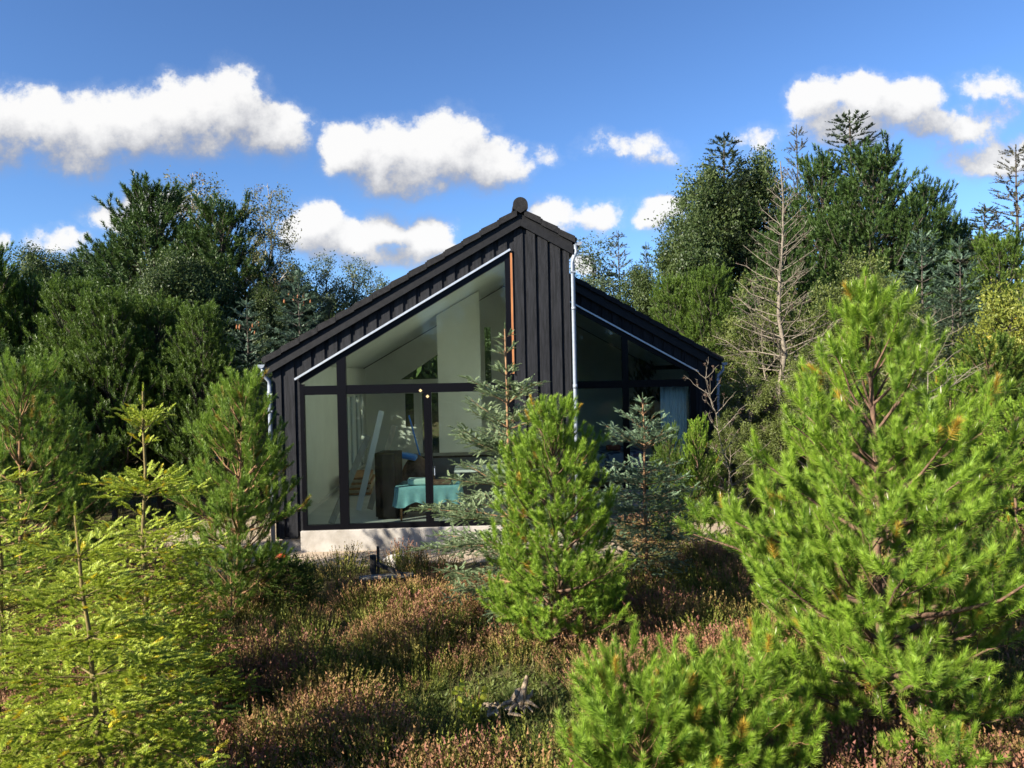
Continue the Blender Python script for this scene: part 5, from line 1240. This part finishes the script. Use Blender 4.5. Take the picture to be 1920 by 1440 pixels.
# stone
mb = MB(); bmv = []
def rock(name, loc, sc_, m, label, cat, seed, n1=16, n2=9, rough=.18):
    rng = np.random.default_rng(seed); vv = []
    ph = rng.random(8)*6.28
    for j in range(n2+1):
        th = math.pi*j/n2
        for i in range(n1):
            a_ = 2*math.pi*i/n1; d = Vector((math.sin(th)*math.cos(a_), math.sin(th)*math.sin(a_), math.cos(th)))
            r_ = 1+rough*(math.sin(d.x*4+ph[0])+math.sin(d.y*5+ph[1])+math.sin(d.z*4+ph[2])+.5*math.sin(d.x*9+d.y*7+ph[3]))
            vv.append((d.x*r_*sc_[0], d.y*r_*sc_[1], d.z*r_*sc_[2]))
    mb = MB(); mb.add(vv, [(j*n1+i, (j+1)*n1+i, (j+1)*n1+(i+1) % n1, j*n1+(i+1) % n1) for j in range(n2) for i in range(n1)])
    o = mb.build(name, m, None, smooth=True); o.location = loc; return tag(o, label, cat)
q = at(735, 1030, 11.6); rock('stone', (q.x, 11.7, .12), (.16, .12, .10), M['stone'], 'grey stone on the sand behind the broken fence post', 'stone', 3)
q = at(410, 838, 19); rock('plastic_sheet_heap', (q.x, 19, .9), (.50, .4, .22), M['plastic'], 'white plastic sheet bundled at the edge of the dark pines', 'plastic sheet', 5, 26, 16, .14)
rock('timber_pile', (q.x+.3, 19.3, .35), (.9, .5, .45), M['brown'], 'dark pile of earth and timber under the white plastic sheet', 'pile', 6)
o = MB().tube([(0, 0, 0), (.10, .03, .03), (.2, 0, .02)], .045, 10).build('orange_pipe_end', M['orange'], None, smooth=True); q = at(524, 1020, 12.3); o.location = (q.x-.1, 12.3, .10); tag(o, 'orange pipe end in the sand at the left house corner', 'pipe')
# bleached root stump
Yr_ = 6.55; q = at(975, 1350, Yr_)
t = empty('bleached_root', (q.x, Yr_, .08), 0, 'bleached grey brown tree root lying in the heather', 'root'); t.scale = (.8, .8, .85)
MB().tube([(.0,0,0),(.02,.0,.10),(.05,.01,.19),(.075,0,.28),(.085,0,.33)], [.055,.048,.036,.026,.016], 9).build('upright_root', M['drift'], t, smooth=True)
MB().tube([(-.04,.02,0),(-.06,.02,.09),(-.02,.01,.17),(.01,0,.20)], [.05,.042,.03,.012], 8).build('upright_root', M['drift'], t, smooth=True)
for a, b, c in (((-.04,0,.04),(-.16,-.03,.07),(-.25,-.06,.03)), ((.04,0,.05),(.12,-.05,.07),(.20,-.09,.03)), ((-.02,-.03,.03),(-.10,-.12,.05),(-.12,-.20,.02)), ((.05,.02,.04),(.13,.07,.10),(.15,.09,.15))):
    MB().tube([a, ((a[0]+b[0])/2, (a[1]+b[1])/2+.01, (a[2]+b[2])/2+.015), b, c], [.030,.028,.020,.008], 7).build('root_arm', M['drift'], t, smooth=True)
rngd = np.random.default_rng(12)
for k in range(16):                                  # crumbling pieces of rotten wood lying round the root
    px_, py_ = rngd.uniform(-.38, .10), rngd.uniform(-.24, .05); a_ = rngd.uniform(0, 3.1); l_ = rngd.uniform(.03, .09)
    MB().tube([(px_-math.cos(a_)*l_, py_-math.sin(a_)*l_, .02), (px_, py_, rngd.uniform(.03, .07)), (px_+math.cos(a_)*l_, py_+math.sin(a_)*l_, .025)], [.008, rngd.uniform(.012, .026), .006], 5).build('wood_fragment', M['drift'], t)
# yellow leaved sapling
Ys = 6.35; q = at(885, 1390, Ys)
rng = np.random.default_rng(4)
def leafy_sapling(n, h, leaf, seed):
    rng = np.random.default_rng(seed)
    st = np.zeros((n, 3)); a_ = rng.random(n)*6.28; e_ = rng.uniform(.9, 1.45, n)
    d = np.stack([np.cos(a_)*np.cos(e_), np.sin(a_)*np.cos(e_), np.sin(e_)], 1); ln_ = h*(.5+.5*rng.random(n))
    B = lines(st, d, ln_, .05, rng, .04)
    cnt = 9; P_ = np.repeat(B, cnt, 0); t_ = np.tile(np.linspace(.3, 1, cnt), n); p, dd = samp(P_, np.clip(t_, 0, .99))
    s = leaf*(.7+.5*rng.random(len(p)))
    # one round leaf = a hexagon fan of six
    ang = np.linspace(0, 2*np.pi, 7); hexa = np.stack([np.stack([np.zeros(3), np.array([math.cos(ang[k])*.5, 0, .5+math.sin(ang[k])*.5]), np.array([math.cos(ang[k+1])*.5, 0, .5+math.sin(ang[k+1])*.5])]) for k in range(6)])
    hexa[:, 0] = (0, .06, .5)
    f = emit([hexa], p, unit(rng.normal(size=p.shape)+UP*.5), s, rng)
    return wood_mesh('stem', [(B, np.full((n, 6), .0035), 4)], M['bark_light']), f
wm, f = leafy_sapling(8, .40, .060, 4)
put('leafy_sapling', (wm, fol_mesh('leaves', [f], foliage('sapling_leaves', (.30,.36,.04), (.52,.50,.06), None, .4, .45))), q.x, Ys, 0, 'small sapling with round yellow leaves beside the bleached root', 'sapling', names=('stem', 'leaves'))
